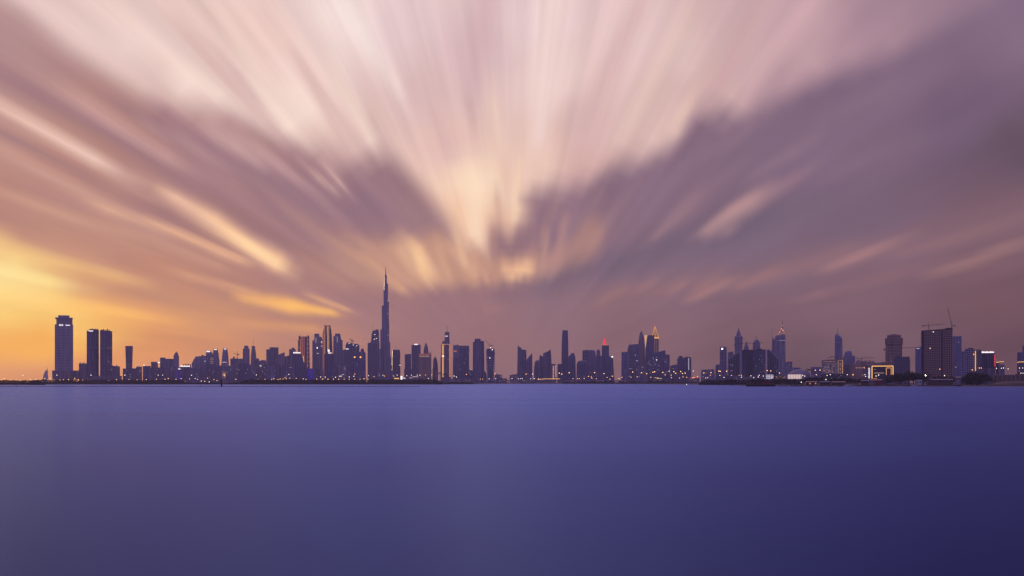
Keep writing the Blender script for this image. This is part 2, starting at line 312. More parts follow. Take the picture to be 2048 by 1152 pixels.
glow('window_warm', (1.0, .66, .36), .9)
glow('window_cool', (.80, .82, 1.0), .8)
glow('window_dim', (1.0, .60, .42), .45)
glow('sign_faint', (.82, .76, .95), .38)

# ------------------------------------------------------------------ helpers
GZ = 1.2                                                   # height of the land
def px_x(x, Y): return (x - CX) / FPX * Y
def px_z(y, Y): return CAM_H + (HOR - y) / FPX * Y
class MB:
    """Collects shapes and links them as ONE mesh object."""
    def __init__(s): s.v, s.f = [], []
    def add(s, v, f):
        o = len(s.v); s.v += [tuple(p) for p in v]; s.f += [tuple(i + o for i in q) for q in f]
    def box(s, x0, x1, y0, y1, z0, z1):
        s.add([(x0,y0,z0),(x1,y0,z0),(x1,y1,z0),(x0,y1,z0),(x0,y0,z1),(x1,y0,z1),(x1,y1,z1),(x0,y1,z1)],
              [(0,3,2,1),(4,5,6,7),(0,1,5,4),(1,2,6,5),(2,3,7,6),(3,0,4,7)])
    def bar(s, a, b, r, r2=None, n=4):
        a, b = Vector(a), Vector(b); d = (b - a).normalized(); r2 = r if r2 is None else r2
        u = d.orthogonal().normalized(); w = d.cross(u); v = []
        for p, q in ((a, r), (b, r2)):
            for k in range(n):
                t = 2 * math.pi * (k + .5) / n; v.append(p + (u * math.cos(t) + w * math.sin(t)) * q)
        s.add(v, [(k, (k + 1) % n, n + (k + 1) % n, n + k) for k in range(n)] + [tuple(range(n - 1, -1, -1)), tuple(range(n, 2 * n))])
    def loft(s, rings, cap=True):
        n = len(rings[0]); v = [p for r in rings for p in r]; f = []
        for k in range(len(rings) - 1):
            for i in range(n):
                j = (i + 1) % n; f.append((k*n+i, k*n+j, (k+1)*n+j, (k+1)*n+i))
        if cap: f += [tuple(range(n - 1, -1, -1)), tuple(range((len(rings)-1)*n, len(rings)*n))]
        s.add(v, f)
    def quad(s, a, b, c, d): s.add([a, b, c, d], [(0, 1, 2, 3)])
    def build(s, name, mat, parent=None, kind=None, smooth=False):
        me = bpy.data.meshes.new(name); me.from_pydata(s.v, [], s.f); me.update()
        me.materials.append(MATS[mat])
        if smooth: me.polygons.foreach_set('use_smooth', [True] * len(me.polygons))
        return link(name, me, parent, kind)
def link(name, data, parent=None, kind=None):
    o = bpy.data.objects.new(name, data); col.objects.link(o); o.parent = parent
    if kind: o['kind'] = kind
    return o
def tag(o, label=None, cat=None, group=None, kind=None):
    for k, v in (('label', label), ('category', cat), ('group', group), ('kind', kind)):
        if v: o[k] = v
    return o
def structure(name, mb, mat): return tag(mb.build(name, mat), kind='structure')

TOWERS = []                                                # (x0, x1, short description) for naming the lamps below them
class Thing:
    """A thing seen at photo column xc and distance Y, turned to the viewer; its parts are given in photo pixels across and up, metres in depth."""
    def __init__(s, name, label, cat, Y, xc, z=GZ, group=None):
        s.Y, s.xc, s.z0 = Y, xc, z
        a = math.atan2(px_x(xc, Y), Y); s.sx = Y * math.cos(a) / FPX; s.sz = Y / FPX
        s.root = link(name, None); s.root.location = (px_x(xc, Y), Y, z); s.root.rotation_euler = (0, 0, -a)
        tag(s.root, label, cat, group)
    def x(s, px): return (px - s.xc) * s.sx
    def z(s, py): return max(-.3, CAM_H + (HOR - py) * s.sz - s.z0)
    def box(s, name, x0, x1, y0, y1, mat, d0=-1.0, d1=3.0, parent=None):
        """y0 lower, y1 upper edge in photo rows"""
        m = MB(); m.box(s.x(x0), s.x(x1), d0, d1, s.z(y0), s.z(y1)); return m.build(name, mat, parent or s.root)
    def mast(s, x, y0, y1, r=.8, name='mast', mat='steel', d=6.0, parent=None):
        m = MB(); m.bar((s.x(x), d, s.z(y0)), (s.x(x), d, s.z(y1)), r, r * .35, 6); return m.build(name, mat, parent or s.root)
    def strip(s, pts, w, mat='strip_gold', name='light_strip', d=-1.2, parent=None):
        m = MB()
        for (xa, ya), (xb, yb) in zip(pts, pts[1:]): m.bar((s.x(xa), d, s.z(ya)), (s.x(xb), d, s.z(yb)), w * s.sz)
        return m.build(name, mat, parent or s.root)
    def text(s, word, x, y, h, mat='sign_white', turn=0.0, name='lettering', d=-1.6, sx=1.0):
        """raised letters, h photo pixels tall, centred on x, y"""
        cu = bpy.data.curves.new(name, 'FONT'); cu.body = word; cu.size = 1.0; cu.extrude = .15; cu.align_x, cu.align_y = 'CENTER', 'CENTER'; cu.offset = .02
        tmp = bpy.data.objects.new('tmp', cu); col.objects.link(tmp); dg = bpy.context.evaluated_depsgraph_get()
        me = bpy.data.meshes.new_from_object(tmp.evaluated_get(dg)); me.name = name
        bpy.data.objects.remove(tmp); bpy.data.curves.remove(cu)
        me.materials.clear(); me.materials.append(MATS[mat])
        o = link(name, me, s.root); k = h * s.sz / .7
        o.scale = (k * sx, k, k); o.location = (s.x(x), d, s.z(y)); o.rotation_euler = (math.radians(90), turn, 0)
        return o
    def lit(s, n, x0, x1, y0, y1, mat='window_warm', size=3.0, seed=1, name='lit_windows', d=-.75):
        """scattered windows with the lights on, set just proud of the curtain wall"""
        q = random.Random(seed + int(s.xc)); m = MB()
        for _ in range(n):
            x = s.x(q.uniform(x0, x1)); z = s.z(q.uniform(y0, y1)); w = size * q.uniform(.5, 1.2); h = size * q.uniform(.35, .7)
            m.box(x - w / 2, x + w / 2, d, d + .5, z - h / 2, z + h / 2)
        return m.build(name, mat, s.root, 'stuff')
    # ---- lofted bodies
    def ring(s, x0, x1, y, D, plan, w0, out=0.0):
        yl, yr = y if isinstance(y, tuple) else (y, y)
        a, b = s.x(x0) - out, s.x(x1) + out; w = max(b - a, .05); k = min(1.25, w / w0)
        Dk = D * (.3 + .7 * k) + 2 * out; o = (D - Dk) / 2
        if plan == 'round':
            n = 14; p = [((a+b)/2 + w/2*math.cos(2*math.pi*(i+.5)/n - math.pi/2), o + Dk/2 + Dk/2*math.sin(2*math.pi*(i+.5)/n - math.pi/2)) for i in range(n)]
        elif plan == 'chamfer':
            c = w * .2; e = Dk * .2; p = [(a,o+e),(a+c,o),(b-c,o),(b,o+e),(b,o+Dk-e),(b-c,o+Dk),(a+c,o+Dk),(a,o+Dk-e)]
        elif isinstance(plan, float):                      # a corner turned to the viewer, at this share of the width
            p = [(a, o+Dk*.5*plan),(a+w*plan, o),(b, o+Dk*.5*(1-plan)),(b, o+Dk),(a, o+Dk)]
        else: p = [(a,o),(b,o),(b,o+Dk),(a,o+Dk)]
        zl, zr = s.z(yl), s.z(yr)
        return [(X, Yv, zl + (zr - zl) * (X - a) / w) for X, Yv in p]
    def body(s, prof, mat, name='wall', D=None, plan='rect', bands=0, fins=0, trim='trim_mid', fin_trim=None, parent=None, base=True, band_h=1.0, out=.45):
        """prof: rows (y, x0, x1) from the bottom up; bands: metres between floor ledges; fins: upright ribs on the faces in view"""
        if base: prof = [(780, prof[0][1], prof[0][2])] + list(prof)
        w0 = max(s.x(p[2]) - s.x(p[1]) for p in prof); D = D or max(14.0, min(45.0, w0 * .9))
        rings = [s.ring(p[1], p[2], p[0], D, plan, w0) for p in prof]
        if base:                                           # stand it on the ground
            rings[0] = [(q[0], q[1], -.3) for q in rings[0]]
        m = MB(); m.loft(rings); w = m.build(name, mat, parent or s.root)
        if bands:
            b = MB()
            for r0, r1, p0, p1 in zip(rings, rings[1:], prof, prof[1:]):
                za, zb = min(q[2] for q in r0), min(q[2] for q in r1)
                if zb - za < bands * .9: continue
                bands = max(bands, 4.2 * s.sz)
                n = int((zb - za) / bands)
                for i in range(n + 1):
                    t = (i * bands + .2) / (zb - za)
                    if t > 1: continue
                    R0 = [tuple(u + (v - u) * t for u, v in zip(q0, q1)) for q0, q1 in zip(r0, r1)]
                    cx = sum(q[0] for q in R0) / len(R0); cyy = sum(q[1] for q in R0) / len(R0)
                    big = [(q[0] + math.copysign(out, q[0] - cx), q[1] + math.copysign(out, q[1] - cyy)) for q in R0]; zz = R0[0][2]
                    b.loft([[(*q, zz) for q in big], [(*q, zz + max(band_h, .75 * s.sz)) for q in big]])
            if b.v: b.build('floor_ledges', trim, parent or s.root, 'stuff')
        if fins:
            b = MB(); k = len(rings[0])
            for r0, r1 in zip(rings, rings[1:]):
                if min(q[2] for q in r1) - min(q[2] for q in r0) < 8: continue
                for i in range(k):
                    j = (i + 1) % k; e = Vector(r0[j]) - Vector(r0[i]); e.z = 0; ln = e.length
                    if ln < 4: continue
                    nrm = Vector((e.y, -e.x, 0)) / ln
                    if nrm.y > -.15: continue
                    c = max(2, int(ln / s.sx / 3.4 + .3)); tx = e / ln * max(.5, .42 * s.sz)
                    for q in range(c + 1):
                        t = (q + .02) / (c + .04)
                        A = Vector(r0[i]).lerp(Vector(r0[j]), t); B = Vector(r1[i]).lerp(Vector(r1[j]), t); o = nrm * (out + .9)
                        b.loft([[A - tx + o, A + tx + o, A + tx, A - tx], [B - tx + o, B + tx + o, B + tx, B - tx]])
            if b.v: b.build('upright_fins', fin_trim or ('trim_mid' if trim == 'trim_dark' else trim), parent or s.root, 'stuff')
        return w
    def lattice(s, x0, x1, y0, y1, nx, nz, mat, bw=.9, bh=1.1, d=-.8, depth=1.6, name='facade_grid', kind='stuff', parent=None):
        """piers and spandrels standing in front of the glazing"""
        m = MB(); xa, xb, za, zb = s.x(x0), s.x(x1), s.z(y0), s.z(y1)
        nx, nz = max(1, min(nx, round((x1 - x0) / 3.4))), max(1, min(nz, round((y0 - y1) / 3.6)))
        bw, bh = max(bw, .9 * s.sx), max(bh, .95 * s.sz)
        for i in range(nx + 1):
            x = xa + (xb - xa) * i / nx; m.box(x - bw/2, x + bw/2, d, d + depth, za, zb)
        for k in range(nz + 1):
            z = za + (zb - za) * k / nz; m.box(xa, xb, d + .15, d + depth - .1, z - bh/2, z + bh/2)
        return m.build(name, mat, parent or s.root, kind)
def tower(name, label, desc, Y, prof, mat, cat='tower', group=None, **kw):
    xs = [p[1] for p in prof] + [p[2] for p in prof]
    t = Thing(name, label, cat, Y, (min(xs) + max(xs)) / 2, group=group)
    t.wall = t.body(prof, mat, **kw)
    TOWERS.append((min(xs), max(xs), desc)); t.prof = prof
    return t

# ------------------------------------------------------------------ the setting: water, land, shore, roads
def make_water():
    m = bpy.data.materials.new('water'); m.use_nodes = True; t = m.node_tree; t.nodes.clear(); MATS['water'] = m
    tc = N(t, 'ShaderNodeTexCoord'); mp = N(t, 'ShaderNodeMapping'); mp.inputs['Scale'].default_value = (.012, .05, 1)
    t.links.new(tc.outputs['Object'], mp.inputs[0])
    ns = N(t, 'ShaderNodeTexNoise'); ns.inputs['Scale'].default_value = 1.0; ns.inputs['Detail'].default_value = 4; t.links.new(mp.outputs[0], ns.inputs['Vector'])
    mp2 = N(t, 'ShaderNodeMapping'); mp2.inputs['Scale'].default_value = (.0022, .012, 1); t.links.new(tc.outputs['Object'], mp2.inputs[0])
    n2 = N(t, 'ShaderNodeTexNoise'); n2.inputs['Scale'].default_value = 1.0; n2.inputs['Detail'].default_value = 3; t.links.new(mp2.outputs[0], n2.inputs['Vector'])
    bp = N(t, 'ShaderNodeBump'); bp.inputs['Strength'].default_value = .10; bp.inputs['Distance'].default_value = .35; t.links.new(ns.outputs[0], bp.inputs['Height'])
    rg = N(t, 'ShaderNodeMapRange'); t.links.new(n2.outputs[0], rg.inputs[0]); rg.inputs[1].default_value = .3; rg.inputs[2].default_value = .7
    rg.inputs[3].default_value = .26; rg.inputs[4].default_value = .31
    gl = N(t, 'ShaderNodeBsdfAnisotropic'); gl.distribution = 'GGX'; gl.inputs['Color'].default_value = WATER_SHEEN; t.links.new(rg.outputs[0], gl.inputs['Roughness']); t.links.new(bp.outputs[0], gl.inputs['Normal'])
    df = N(t, 'ShaderNodeBsdfDiffuse'); df.inputs['Color'].default_value = (.012, .014, .075, 1)
    fr = N(t, 'ShaderNodeFresnel'); fr.inputs['IOR'].default_value = 1.38
    mx = N(t, 'ShaderNodeMixShader'); t.links.new(fr.outputs[0], mx.inputs[0]); t.links.new(df.outputs[0], mx.inputs[1]); t.links.new(gl.outputs[0], mx.inputs[2])
    o = N(t, 'ShaderNodeOutputMaterial'); t.links.new(mx.outputs[0], o.inputs[0])
    w = MB(); xs = [-8300 + i * 16600 / 40 for i in range(41)]; ys = [-200, 0, 60, 200, 600, 1500, 3000, 6000, 10900]
    for a, b in zip(ys, ys[1:]):
        for c, d in zip(xs, xs[1:]): w.quad((c, a, 0), (d, a, 0), (d, b, 0), (c, b, 0))
    structure('water', w, 'water')
WATER_SHEEN = (.238, .338, .94, 1)
make_water()
SHORE = [(-900,2500),(-300,2650),(0,2700),(60,2720),(84,2800),(90,3200),(300,3230),(520,3180),(700,3220),(860,3180),(884,3350),(915,3700),(960,4100),(1040,4350),(1180,4300),(1290,4250),(1335,3500),(1400,3050),(1455,2800),(1488,2300),(1500,1900),(1560,1820),(1680,1800),(1800,1780),(1920,1770),(2048,1760),(2300,1740),(2900,1700)]
def make_land():
    pts = []
    for (xa, ya), (xb, yb) in zip(SHORE, SHORE[1:]):
        for k in range(6):
            t = k / 6; Y = ya + (yb - ya) * t + R.uniform(-6, 6); pts.append((px_x(xa + (xb - xa) * t, Y), Y))
    pts = [p for i, p in enumerate(pts)]
    m = MB(); b = MB()
    for (xa, ya), (xb, yb) in zip(pts, pts[1:]):
        m.quad((xa, ya + 9, GZ), (xb, yb + 9, GZ), (xb / yb * 10800 if abs(xb / yb * 10800) < 8200 else math.copysign(8200, xb), 10800, GZ), (xa / ya * 10800 if abs(xa / ya * 10800) < 8200 else math.copysign(8200, xa), 10800, GZ))
        b.quad((xa, ya, -.5), (xb, yb, -.5), (xb, yb + 4, .55), (xa, ya + 4, .55))
        b.quad((xa, ya + 4, .55), (xb, yb + 4, .55), (xb, yb + 9, GZ), (xa, ya + 9, GZ))
    structure('ground', m, 'city_ground'); structure('shore_bank', b, 'sand')
make_land()
def make_haze():
    m = bpy.data.materials.new('haze'); m.use_nodes = True; t = m.node_tree; t.nodes.clear(); MATS['haze'] = m
    v = N(t, 'ShaderNodeVolumePrincipled'); v.inputs['Color'].default_value = (.66, .62, .98, 1); v.inputs['Density'].default_value = HAZE_DENSITY; v.inputs['Anisotropy'].default_value = .25
    o = N(t, 'ShaderNodeOutputMaterial'); t.links.new(v.outputs[0], o.inputs['Volume'])
    b = MB(); b.box(-8500, 8500, -400, 11200, -1.5, 875)
    tag(b.build('haze', 'haze'), 'thin violet evening haze over the water and city', 'haze', kind='stuff')
make_haze()

# ------------------------------------------------------------------ skyline, left to right
# --- far left
t = tower('hotel_tower', 'broad slab tower with stepped crown and lit letters, alone at far left', 'the broad slab tower at far left', 5000,
          [(757,110,146),(649,110,146),(649,113,144.6),(637,113,144.6)], 'stone_lilac', D=60, bands=13, fins=18, trim='trim_light', fin_trim='trim_mid')
cr = t.box('crown', 116.2, 139, 637, 630.5, 'stone_lilac', 8, 48)
m = MB()
for k in range(11): m.box(t.x(114 + k*2.85), t.x(114.9 + k*2.85), -1.2, .5, t.z(648.5), t.z(633.5 if 1 < k < 9 else 637))
m.build('crown_fins', 'trim_light', t.root, 'stuff')
t.box('cornice', 110.4, 145.6, 637.6, 635.2, 'trim_mid', -3, 55); t.mast(126.6, 630.5, 628, .6)
t.lattice(110.3, 145.7, 755, 652, 12, 20, 'trim_light', 2.2, 2.6, -1.5, 1.4)
t.text('SLS', 122.2, 650.3, 2.9, sx=1.25)
m = MB()
for k in range(7): m.box(t.x(131.2 + k*1.25), t.x(132.1 + k*1.25), -1.9, -1.3, t.z(651.2), t.z(649.2 + (k % 3) * .35))
m.build('sign', 'sign_white', t.root)
t.box('podium', 104.5, 161, 759, 741, 'stone_mauve', -18, 60); t.lit(6, 112, 144, 745, 690)
t = tower('skyscraper', 'glass twin tower nearer the broad slab tower, thin diagonal lines down its face', 'the left twin glass tower', 4800,
          [(757,174,197.3),((661.5,660),174,197.3)], 'glass_navy', D=48, plan=.28, bands=30, fins=9, trim='trim_dark', group='twin glass towers')
t.box('parapet', 178, 197, 661, 658.4, 'trim_dark', 8, 30); t.box('sign', 177.5, 186, 662.8, 661.2, 'sign_white', -1.5, -.8)
t.strip([(179.5,668),(186,712),(192,750)], .22, 'trim_light', 'diagonal_brace'); t.strip([(179.5,668),(180.5,750)], .18, 'trim_light', 'diagonal_brace')
t.box('refuge_floor', 175.5, 196.5, 696, 694.6, 'trim_mid', -1.1, 1); t.lit(7, 177, 196, 750, 670, 'window_dim')
for k in range(5): t.box('roof_plant', 181 + k*3.2, 183 + k*3.2, 658.5, 657.4 - (k % 2)*.7, 'trim_dark', 14, 20)
t = tower('skyscraper', 'glass twin tower on the right of the pair, plain ribbed face and jagged roof', 'the right twin glass tower', 4800,
          [(757,200.6,224),((660.3,661.8),200.6,224)], 'glass_navy', D=48, plan=.35, bands=30, fins=10, trim='trim_dark', fin_trim='trim_mid', group='twin glass towers')
for k, h in enumerate((659, 658, 660, 657.6, 659.5)): t.box('roof_plant', 202 + k*3.8, 204.6 + k*3.8, 661, h, 'trim_dark', 10, 22)
t.box('refuge_floor', 201.5, 223.2, 698, 696.8, 'trim_mid', -1.1, 1); t.lit(9, 214, 223.5, 745, 680, 'window_warm'); t.box('aviation_light', 221.5, 222.6, 697.4, 696.2, 'crown_red', -1.8, -1)
t = tower('apartment_block', 'small pale block with serrated roof tucked left of the twin glass towers', 'the serrated block by the twins', 5200, [(757,158,174.5),(727,158,174.5)], 'stone_lilac', fins=6, bands=14)
for k in range(4): t.box('roof_plant', 159.5 + k*3.6, 161.6 + k*3.6, 727, 724.4 + (k % 2)*1.6, 'stone_lilac', 4, 12)
t = tower('apartment_block', 'squat dark block with a roof hut right beside the twin glass towers', 'the squat block right of the twins', 5300, [(757,224.5,240),((731,734),224.5,240)], 'stone_mauve', bands=14)
t.box('roof_plant', 232.5, 234.5, 733, 729.5, 'trim_dark', 6, 12)
t = tower('office_tower', 'lone plain tower that widens towards its flat top, right of the twins', 'the lone plain tower', 5600, [(757,252.3,264),((692,691.6),250.6,265.8)], 'glass_slate', D=40, plan=.2, bands=26, trim='trim_mid')
t.box('refuge_floor', 257, 263, 716.8, 715.6, 'trim_light', -1.2, .5)
t = Thing('sail_building', 'faint sail-shaped building almost lost in haze at far left', 'building', 10200, 91.5)
TOWERS.append((85, 98, 'the faint sail-shaped building'))
t.body([(760,85.5,97),(750,87,96),(743,90,95.6),(739,93.8,95.2)], 'white_render', D=40, bands=30, trim='trim_light'); t.mast(94.6, 739, 733, 1.5, d=18)

# --- left of centre, back rows
spec = [
 ('apartment_block','low dark block under the lone plain tower','the low dark block',4700,[(757,246,266),(737,246,266)],'stone_mauve',dict(bands=12,fins=8)),
 ('apartment_block','low block with ribbed front just right of the lone plain tower','the low ribbed block',4800,[(757,262,276),(736.5,262,276)],'stone_mauve',dict(fins=7)),
 ('apartment_block','narrow two-tone block third right of the lone plain tower','the narrow two-tone block',4900,[(757,273,283.5),(733,273,283.5)],'stone_lilac',dict(plan=.4,fins=4)),
 ('apartment_block','block with a lit roof terrace left of the maroon cube block','the lit-terrace block',4700,[(757,286,301),(732,286,301)],'glass_slate',dict(fins=6,bands=12)),
 ('apartment_block','maroon cube block beside a small lit roof sign','the maroon cube block',5400,[(757,302,316),(723.5,302,316)],'stone_brown',dict(bands=16)),
 ('apartment_block','wide grey block below the small lit roof sign','the wide grey block',4600,[(757,298,328),(735,298,328)],'stone_mauve',dict(fins=12)),
 ('office_block','stepped dark office block left of the pencil-topped tower','the stepped dark office block',5600,[(757,320,347),(717.5,320,347),(717.5,320.5,331),(715,320.5,331)],'glass_slate',dict(bands=12)),
 ('apartment_block','pale slab in front of the pencil-topped tower','the pale slab by the pencil-topped tower',4700,[(757,328,352),(733,328,352)],'stone_lilac',dict(fins=9,bands=16)),
 ('office_tower','pencil-topped tower with pointed cap left of the bright rooftop letters','the pencil-topped tower',6000,[(757,347,358),(713,347,358),(707,349.3,356),(703,352.3,353.2)],'stone_lilac',dict(plan='chamfer',bands=14)),
 ('hotel_building','hotel block under a bright row of rooftop letters','the block with bright rooftop letters',4600,[(757,358,385),(735,358,385)],'stone_mauve',dict(fins=10,bands=14)),
 ('apartment_block','long block with sloped left shoulder behind the bright rooftop letters','the slope-shouldered block',6000,[(757,383,414),(727,383.5,414),(719,387.5,414),(713,391.5,414),((713,711),392,414)],'stone_lilac',dict(bands=16)),
 ('office_tower','dark tower with raked right side and white sign at its top','the raked tower with white sign',5600,[(757,411,438),(712,412,427.5),((701.5,701.5),412.6,421)],'glass_slate',dict(bands=18,fins=7)),
 ('residential_tower','tapered round-topped tower next to the raked tower with white sign','the left tapered tower',6100,[(757,421,440),(722,424,439),(706,425.6,437),(698.5,427,435.2)],'stone_lilac',dict(plan='chamfer',bands=12)),
 ('residential_tower','tapered tower standing clear, second of the tapered pair from the raked tower','the right tapered tower',6100,[(757,441,459),(722,443,457.5),(706,445,456),(697.5,446.2,454.6)],'stone_lilac',dict(plan='chamfer',bands=12)),
 ('construction_block','unfinished block with a small crane on its roof, right of the tapered pair','the unfinished block with small crane',5400,[(757,461,476),(717,461,476)],'glass_slate',dict(bands=10,fins=6)),
 ('construction_block','pale block with flat lit roof right behind the unfinished block with small crane','the pale flat-roofed block',5500,[(757,474,489),(717.5,474,489)],'stone_lilac',dict(bands=12,fins=6)),
 ('residential_tower','slim tower with a square lantern top left of the needle-topped tower','the lantern-topped tower',6200,[(757,486,499),(698,486,499),(698,487.5,497.5),(696.5,487.5,497.5),(696.5,488.8,496.6),(692,488.8,496.6)],'stone_lilac',dict(bands=13,fins=6)),
 ('residential_tower','slim waisted tower ending in a tall thin needle','the needle-topped tower',6300,[(757,500,514),(712,501.6,512.4),(700,502.8,511.2),(697,503.4,510),(692,503,510.4)],'stone_lilac',dict(bands=13,plan='chamfer')),
 ('apartment_block','broad mid-rise block under the needle-topped tower','the mid-rise under the needle-topped tower',5300,[(757,506,518),(719,506,518),(716.5,508,517)],'stone_mauve',dict(bands=12,fins=5)),
 ('apartment_block','dark mid-rise with stepped roof left of the tall two-step slab','the dark stepped mid-rise',5400,[(757,517,532),(723,517,532),(720,523,531)],'stone_mauve',dict(bands=12,fins=5)),
 ('office_tower','tall flat slab in two steps, plain violet-grey face','the tall two-step slab',6000,[(757,533,556.5),((699,697),533,556.5),(697.6,540,556.5),((694.2,694.6),540,556.5)],'glass_slate',dict(D=40,bands=26,fins=9,plan=.3)),
 ('office_tower','slab with a roof slanting up to the right beside the tall two-step slab','the slant-roofed slab',5800,[(757,556.6,569),((709,704.5),557.2,569)],'stone_lilac',dict(bands=16,fins=5)),
 ('apartment_block','small grey block between the slant-roofed slab and the white-signed dark block','the small grey block',5600,[(757,568,580),((713,710.5),568.5,580)],'stone_mauve',dict(bands=12)),
 ('office_tower','grey tower with a small roof hut behind the white-signed dark block','the grey tower with roof hut',6200,[(757,578.6,591),(698.5,578.6,591),(698.5,583.5,588.5),(695.5,583.5,588.5)],'stone_mauve',dict(bands=14,fins=5)),
 ('office_tower','dark block under a wide white lit sign, right side stepping down','the white-signed dark block',5200,[(757,583,613),(735,583,611),(724,584,607.5),(712,585,603),(707,585,601)],'glass_navy',dict(bands=14,fins=9,trim='trim_dark')),
 ('residential_tower','low wing right of the tall ribbed tower with lower right shoulder','the low wing by the ribbed tower',5600,[(757,683,693),((700.5,698.5),683,692)],'stone_mauve',dict(bands=14)),
 ('skyscraper','tower of two jagged-topped slabs with site lights and roof poles','the jagged tower with site lights',5500,[(757,691.5,718.5),((690.5,693),691.5,718.5),(688,692.5,716),((684.5,688),693.6,711)],'glass_navy',dict(bands=10,fins=10,trim='trim_dark')),
 ('residential_tower','shorter stepped tower right of the jagged tower with site lights','the shorter stepped tower',5200,[(757,716.5,731.5),(707,717.5,731),(704,719,730),(703,721.5,728),(697.5,722.2,727)],'glass_violet',dict(bands=12,fins=6)),
 ('skyscraper','stepped dark tower with serrated curved top touching the tallest spire tower','the serrated tower beside the spire',6300,[(757,735.5,758.5),((686.6,685.4),735.5,758.5),(684,742.5,758),(668,743.5,757.8),(663,745,757.4),((661,659),746.2,757)],'glass_navy',dict(D=45,bands=14,fins=9,trim='trim_dark')),
 ('office_tower','rounded dark tower with roof rods just right of the tallest spire tower','the rounded dark tower',6400,[(757,783.5,801),(705,784.5,800.4),(701,785.2,799.8),(699.4,786,799)],'glass_navy',dict(plan='round',bands=16,trim='trim_dark')),
 ('office_tower','short plain slab left of the white-capped slab','the short plain slab',6000,[(757,808.6,823),(738,808.6,823),(738,809.8,822),((708.6,707.8),809.8,822)],'glass_navy',dict(bands=18,fins=6,trim='trim_dark')),
 ('office_tower','plain dark slab capped by a white lit sign','the white-capped slab',6300,[(757,823.4,841),((690,689.2),823.4,841)],'glass_navy',dict(bands=22,fins=7,trim='trim_dark')),
 ('residential_tower','small bullet-shaped tower left of the gold-lined hotel tower','the bullet-shaped tower',5600,[(757,864.3,876.2),(736,864.3,876),(725,865.4,875),(718,867,873.6),(713.5,869.4,871.2)],'glass_navy',dict(plan='round',bands=11)),
 ('office_tower','pale slab with scaffolded left edge right of the gold-lined hotel tower','the scaffolded slab',5800,[(757,905.8,919),((691.5,690),906.8,917.5)],'glass_slate',dict(bands=12,fins=6)),
 ('office_tower','grey slab with a thin roof mast behind the dark-fronted slab','the grey slab with mast',5900,[(757,917.6,938),(691.4,918.4,938)],'glass_slate',dict(bands=20,fins=7)),
 ('office_tower','darker front slab below the grey slab with mast','the dark-fronted slab',5500,[(757,918.8,937.2),((698.5,696.4),919,936.6)],'glass_navy',dict(bands=16,fins=8,trim='trim_dark')),
 ('office_block','low dark block between the grey slab with mast and the three-part tower','the low dark link block',5400,[(757,936,947),((739,741),937,946)],'glass_navy',dict(bands=12)),
 ('office_block','low stub at the right foot of the three-part tower','the low stub',5300,[(757,967,974),((741,746),967.6,973)],'glass_navy',dict()),
 ('apartment_block','low hazy block right of the round unfinished tower','the low hazy block',6500,[(760,988,1005),((747.5,750),990,1004)],'stone_mauve',dict()),
 ('apartment_block','low faint block left of the raked-top tower pair','the low faint block',6800,[(760,1019,1037),((750,747.6),1019,1037)],'stone_mauve',dict()),
 ('office_tower','left slab of the raked pair, its top raking down to the right','the left raked slab',5600,[(757,1043.4,1053),(712,1043.4,1052.6),((698.8,700),1043.4,1052)],'glass_navy',dict(bands=22,fins=8,trim='trim_dark')),
 ('office_tower','right slab of the raked pair, its top raking up to the right','the right raked slab',5500,[(757,1050.5,1064.2),((721,712),1053.4,1064),((717.4,706),1054.6,1063.8)],'glass_slate',dict(plan=.5,bands=22,fins=5)),
 ('office_tower','short round-shouldered tower left in the cluster of slanted tops','the round-shouldered tower',5600,[(757,1068,1080),(735,1068.4,1080),(724,1070,1080),(720.6,1073,1078.6)],'glass_slate',dict(bands=14,fins=4)),
 ('office_tower','pointed middle tower in the cluster of slanted tops','the pointed middle tower',5700,[(757,1078.6,1088.6),(716,1078.8,1088.4),((709.6,714),1079.6,1087.4)],'glass_navy',dict(bands=18,fins=4,trim='trim_dark')),
 ('office_tower','tallest tower with roof sweeping up to the right, in the cluster of slanted tops','the sweeping-roof tower',5500,[(757,1086.8,1104.6),(725,1086.8,1102.6),((706,704),1086.8,1101.4),((705,698),1093,1101.2)],'glass_slate',dict(bands=22,fins=7,plan=.35)),
 ('office_tower','tall slim square tower with ribbed crown standing alone right of centre','the tall slim ribbed tower',5400,[(757,1122.6,1137.2),(690,1123.8,1136.2),(669,1124.6,1135.8),(660.4,1125.2,1135.2)],'glass_navy',dict(D=34,bands=20,fins=7,trim='trim_dark',fin_trim='trim_mid')),
 ('office_tower','curved-top tower leaning on the right of the tall slim ribbed tower','the curved-top tower',5300,[(757,1136.4,1151.6),(718,1136.6,1150.6),((712,712),1138,1150.2),((709,710),1141.5,1149.2),(706,1143.6,1147.6)],'glass_navy',dict(bands=16,fins=5,trim='trim_dark')),
 ('office_block','low block at the left foot of the tall slim ribbed tower','the low block left of the ribbed tower',5700,[(757,1114.6,1124.6),(728,1115,1124.6)],'glass_navy',dict(bands=14)),
 ('office_tower','low broad tower with rounded left shoulder in the cluster left of the red crown','the low round-shouldered tower',5000,[(757,1153.2,1177),(728,1153.6,1177),(723,1156,1176),(721,1159.4,1170)],'glass_navy',dict(bands=14,fins=7,trim='trim_dark')),
 ('office_tower','taller flat slab second from the left in the cluster left of the red crown','the taller flat slab',5600,[(757,1165,1178),((700.8,699.8),1165.2,1177)],'glass_navy',dict(bands=16,fins=6,trim='trim_dark')),
 ('office_tower','slab with curved roof in the middle of the cluster left of the red crown','the curved-roof slab',5500,[(757,1175.6,1191),(704,1176,1190.6),(701,1177.4,1189.4),(699.8,1180,1187)],'glass_slate',dict(bands=13,fins=6)),
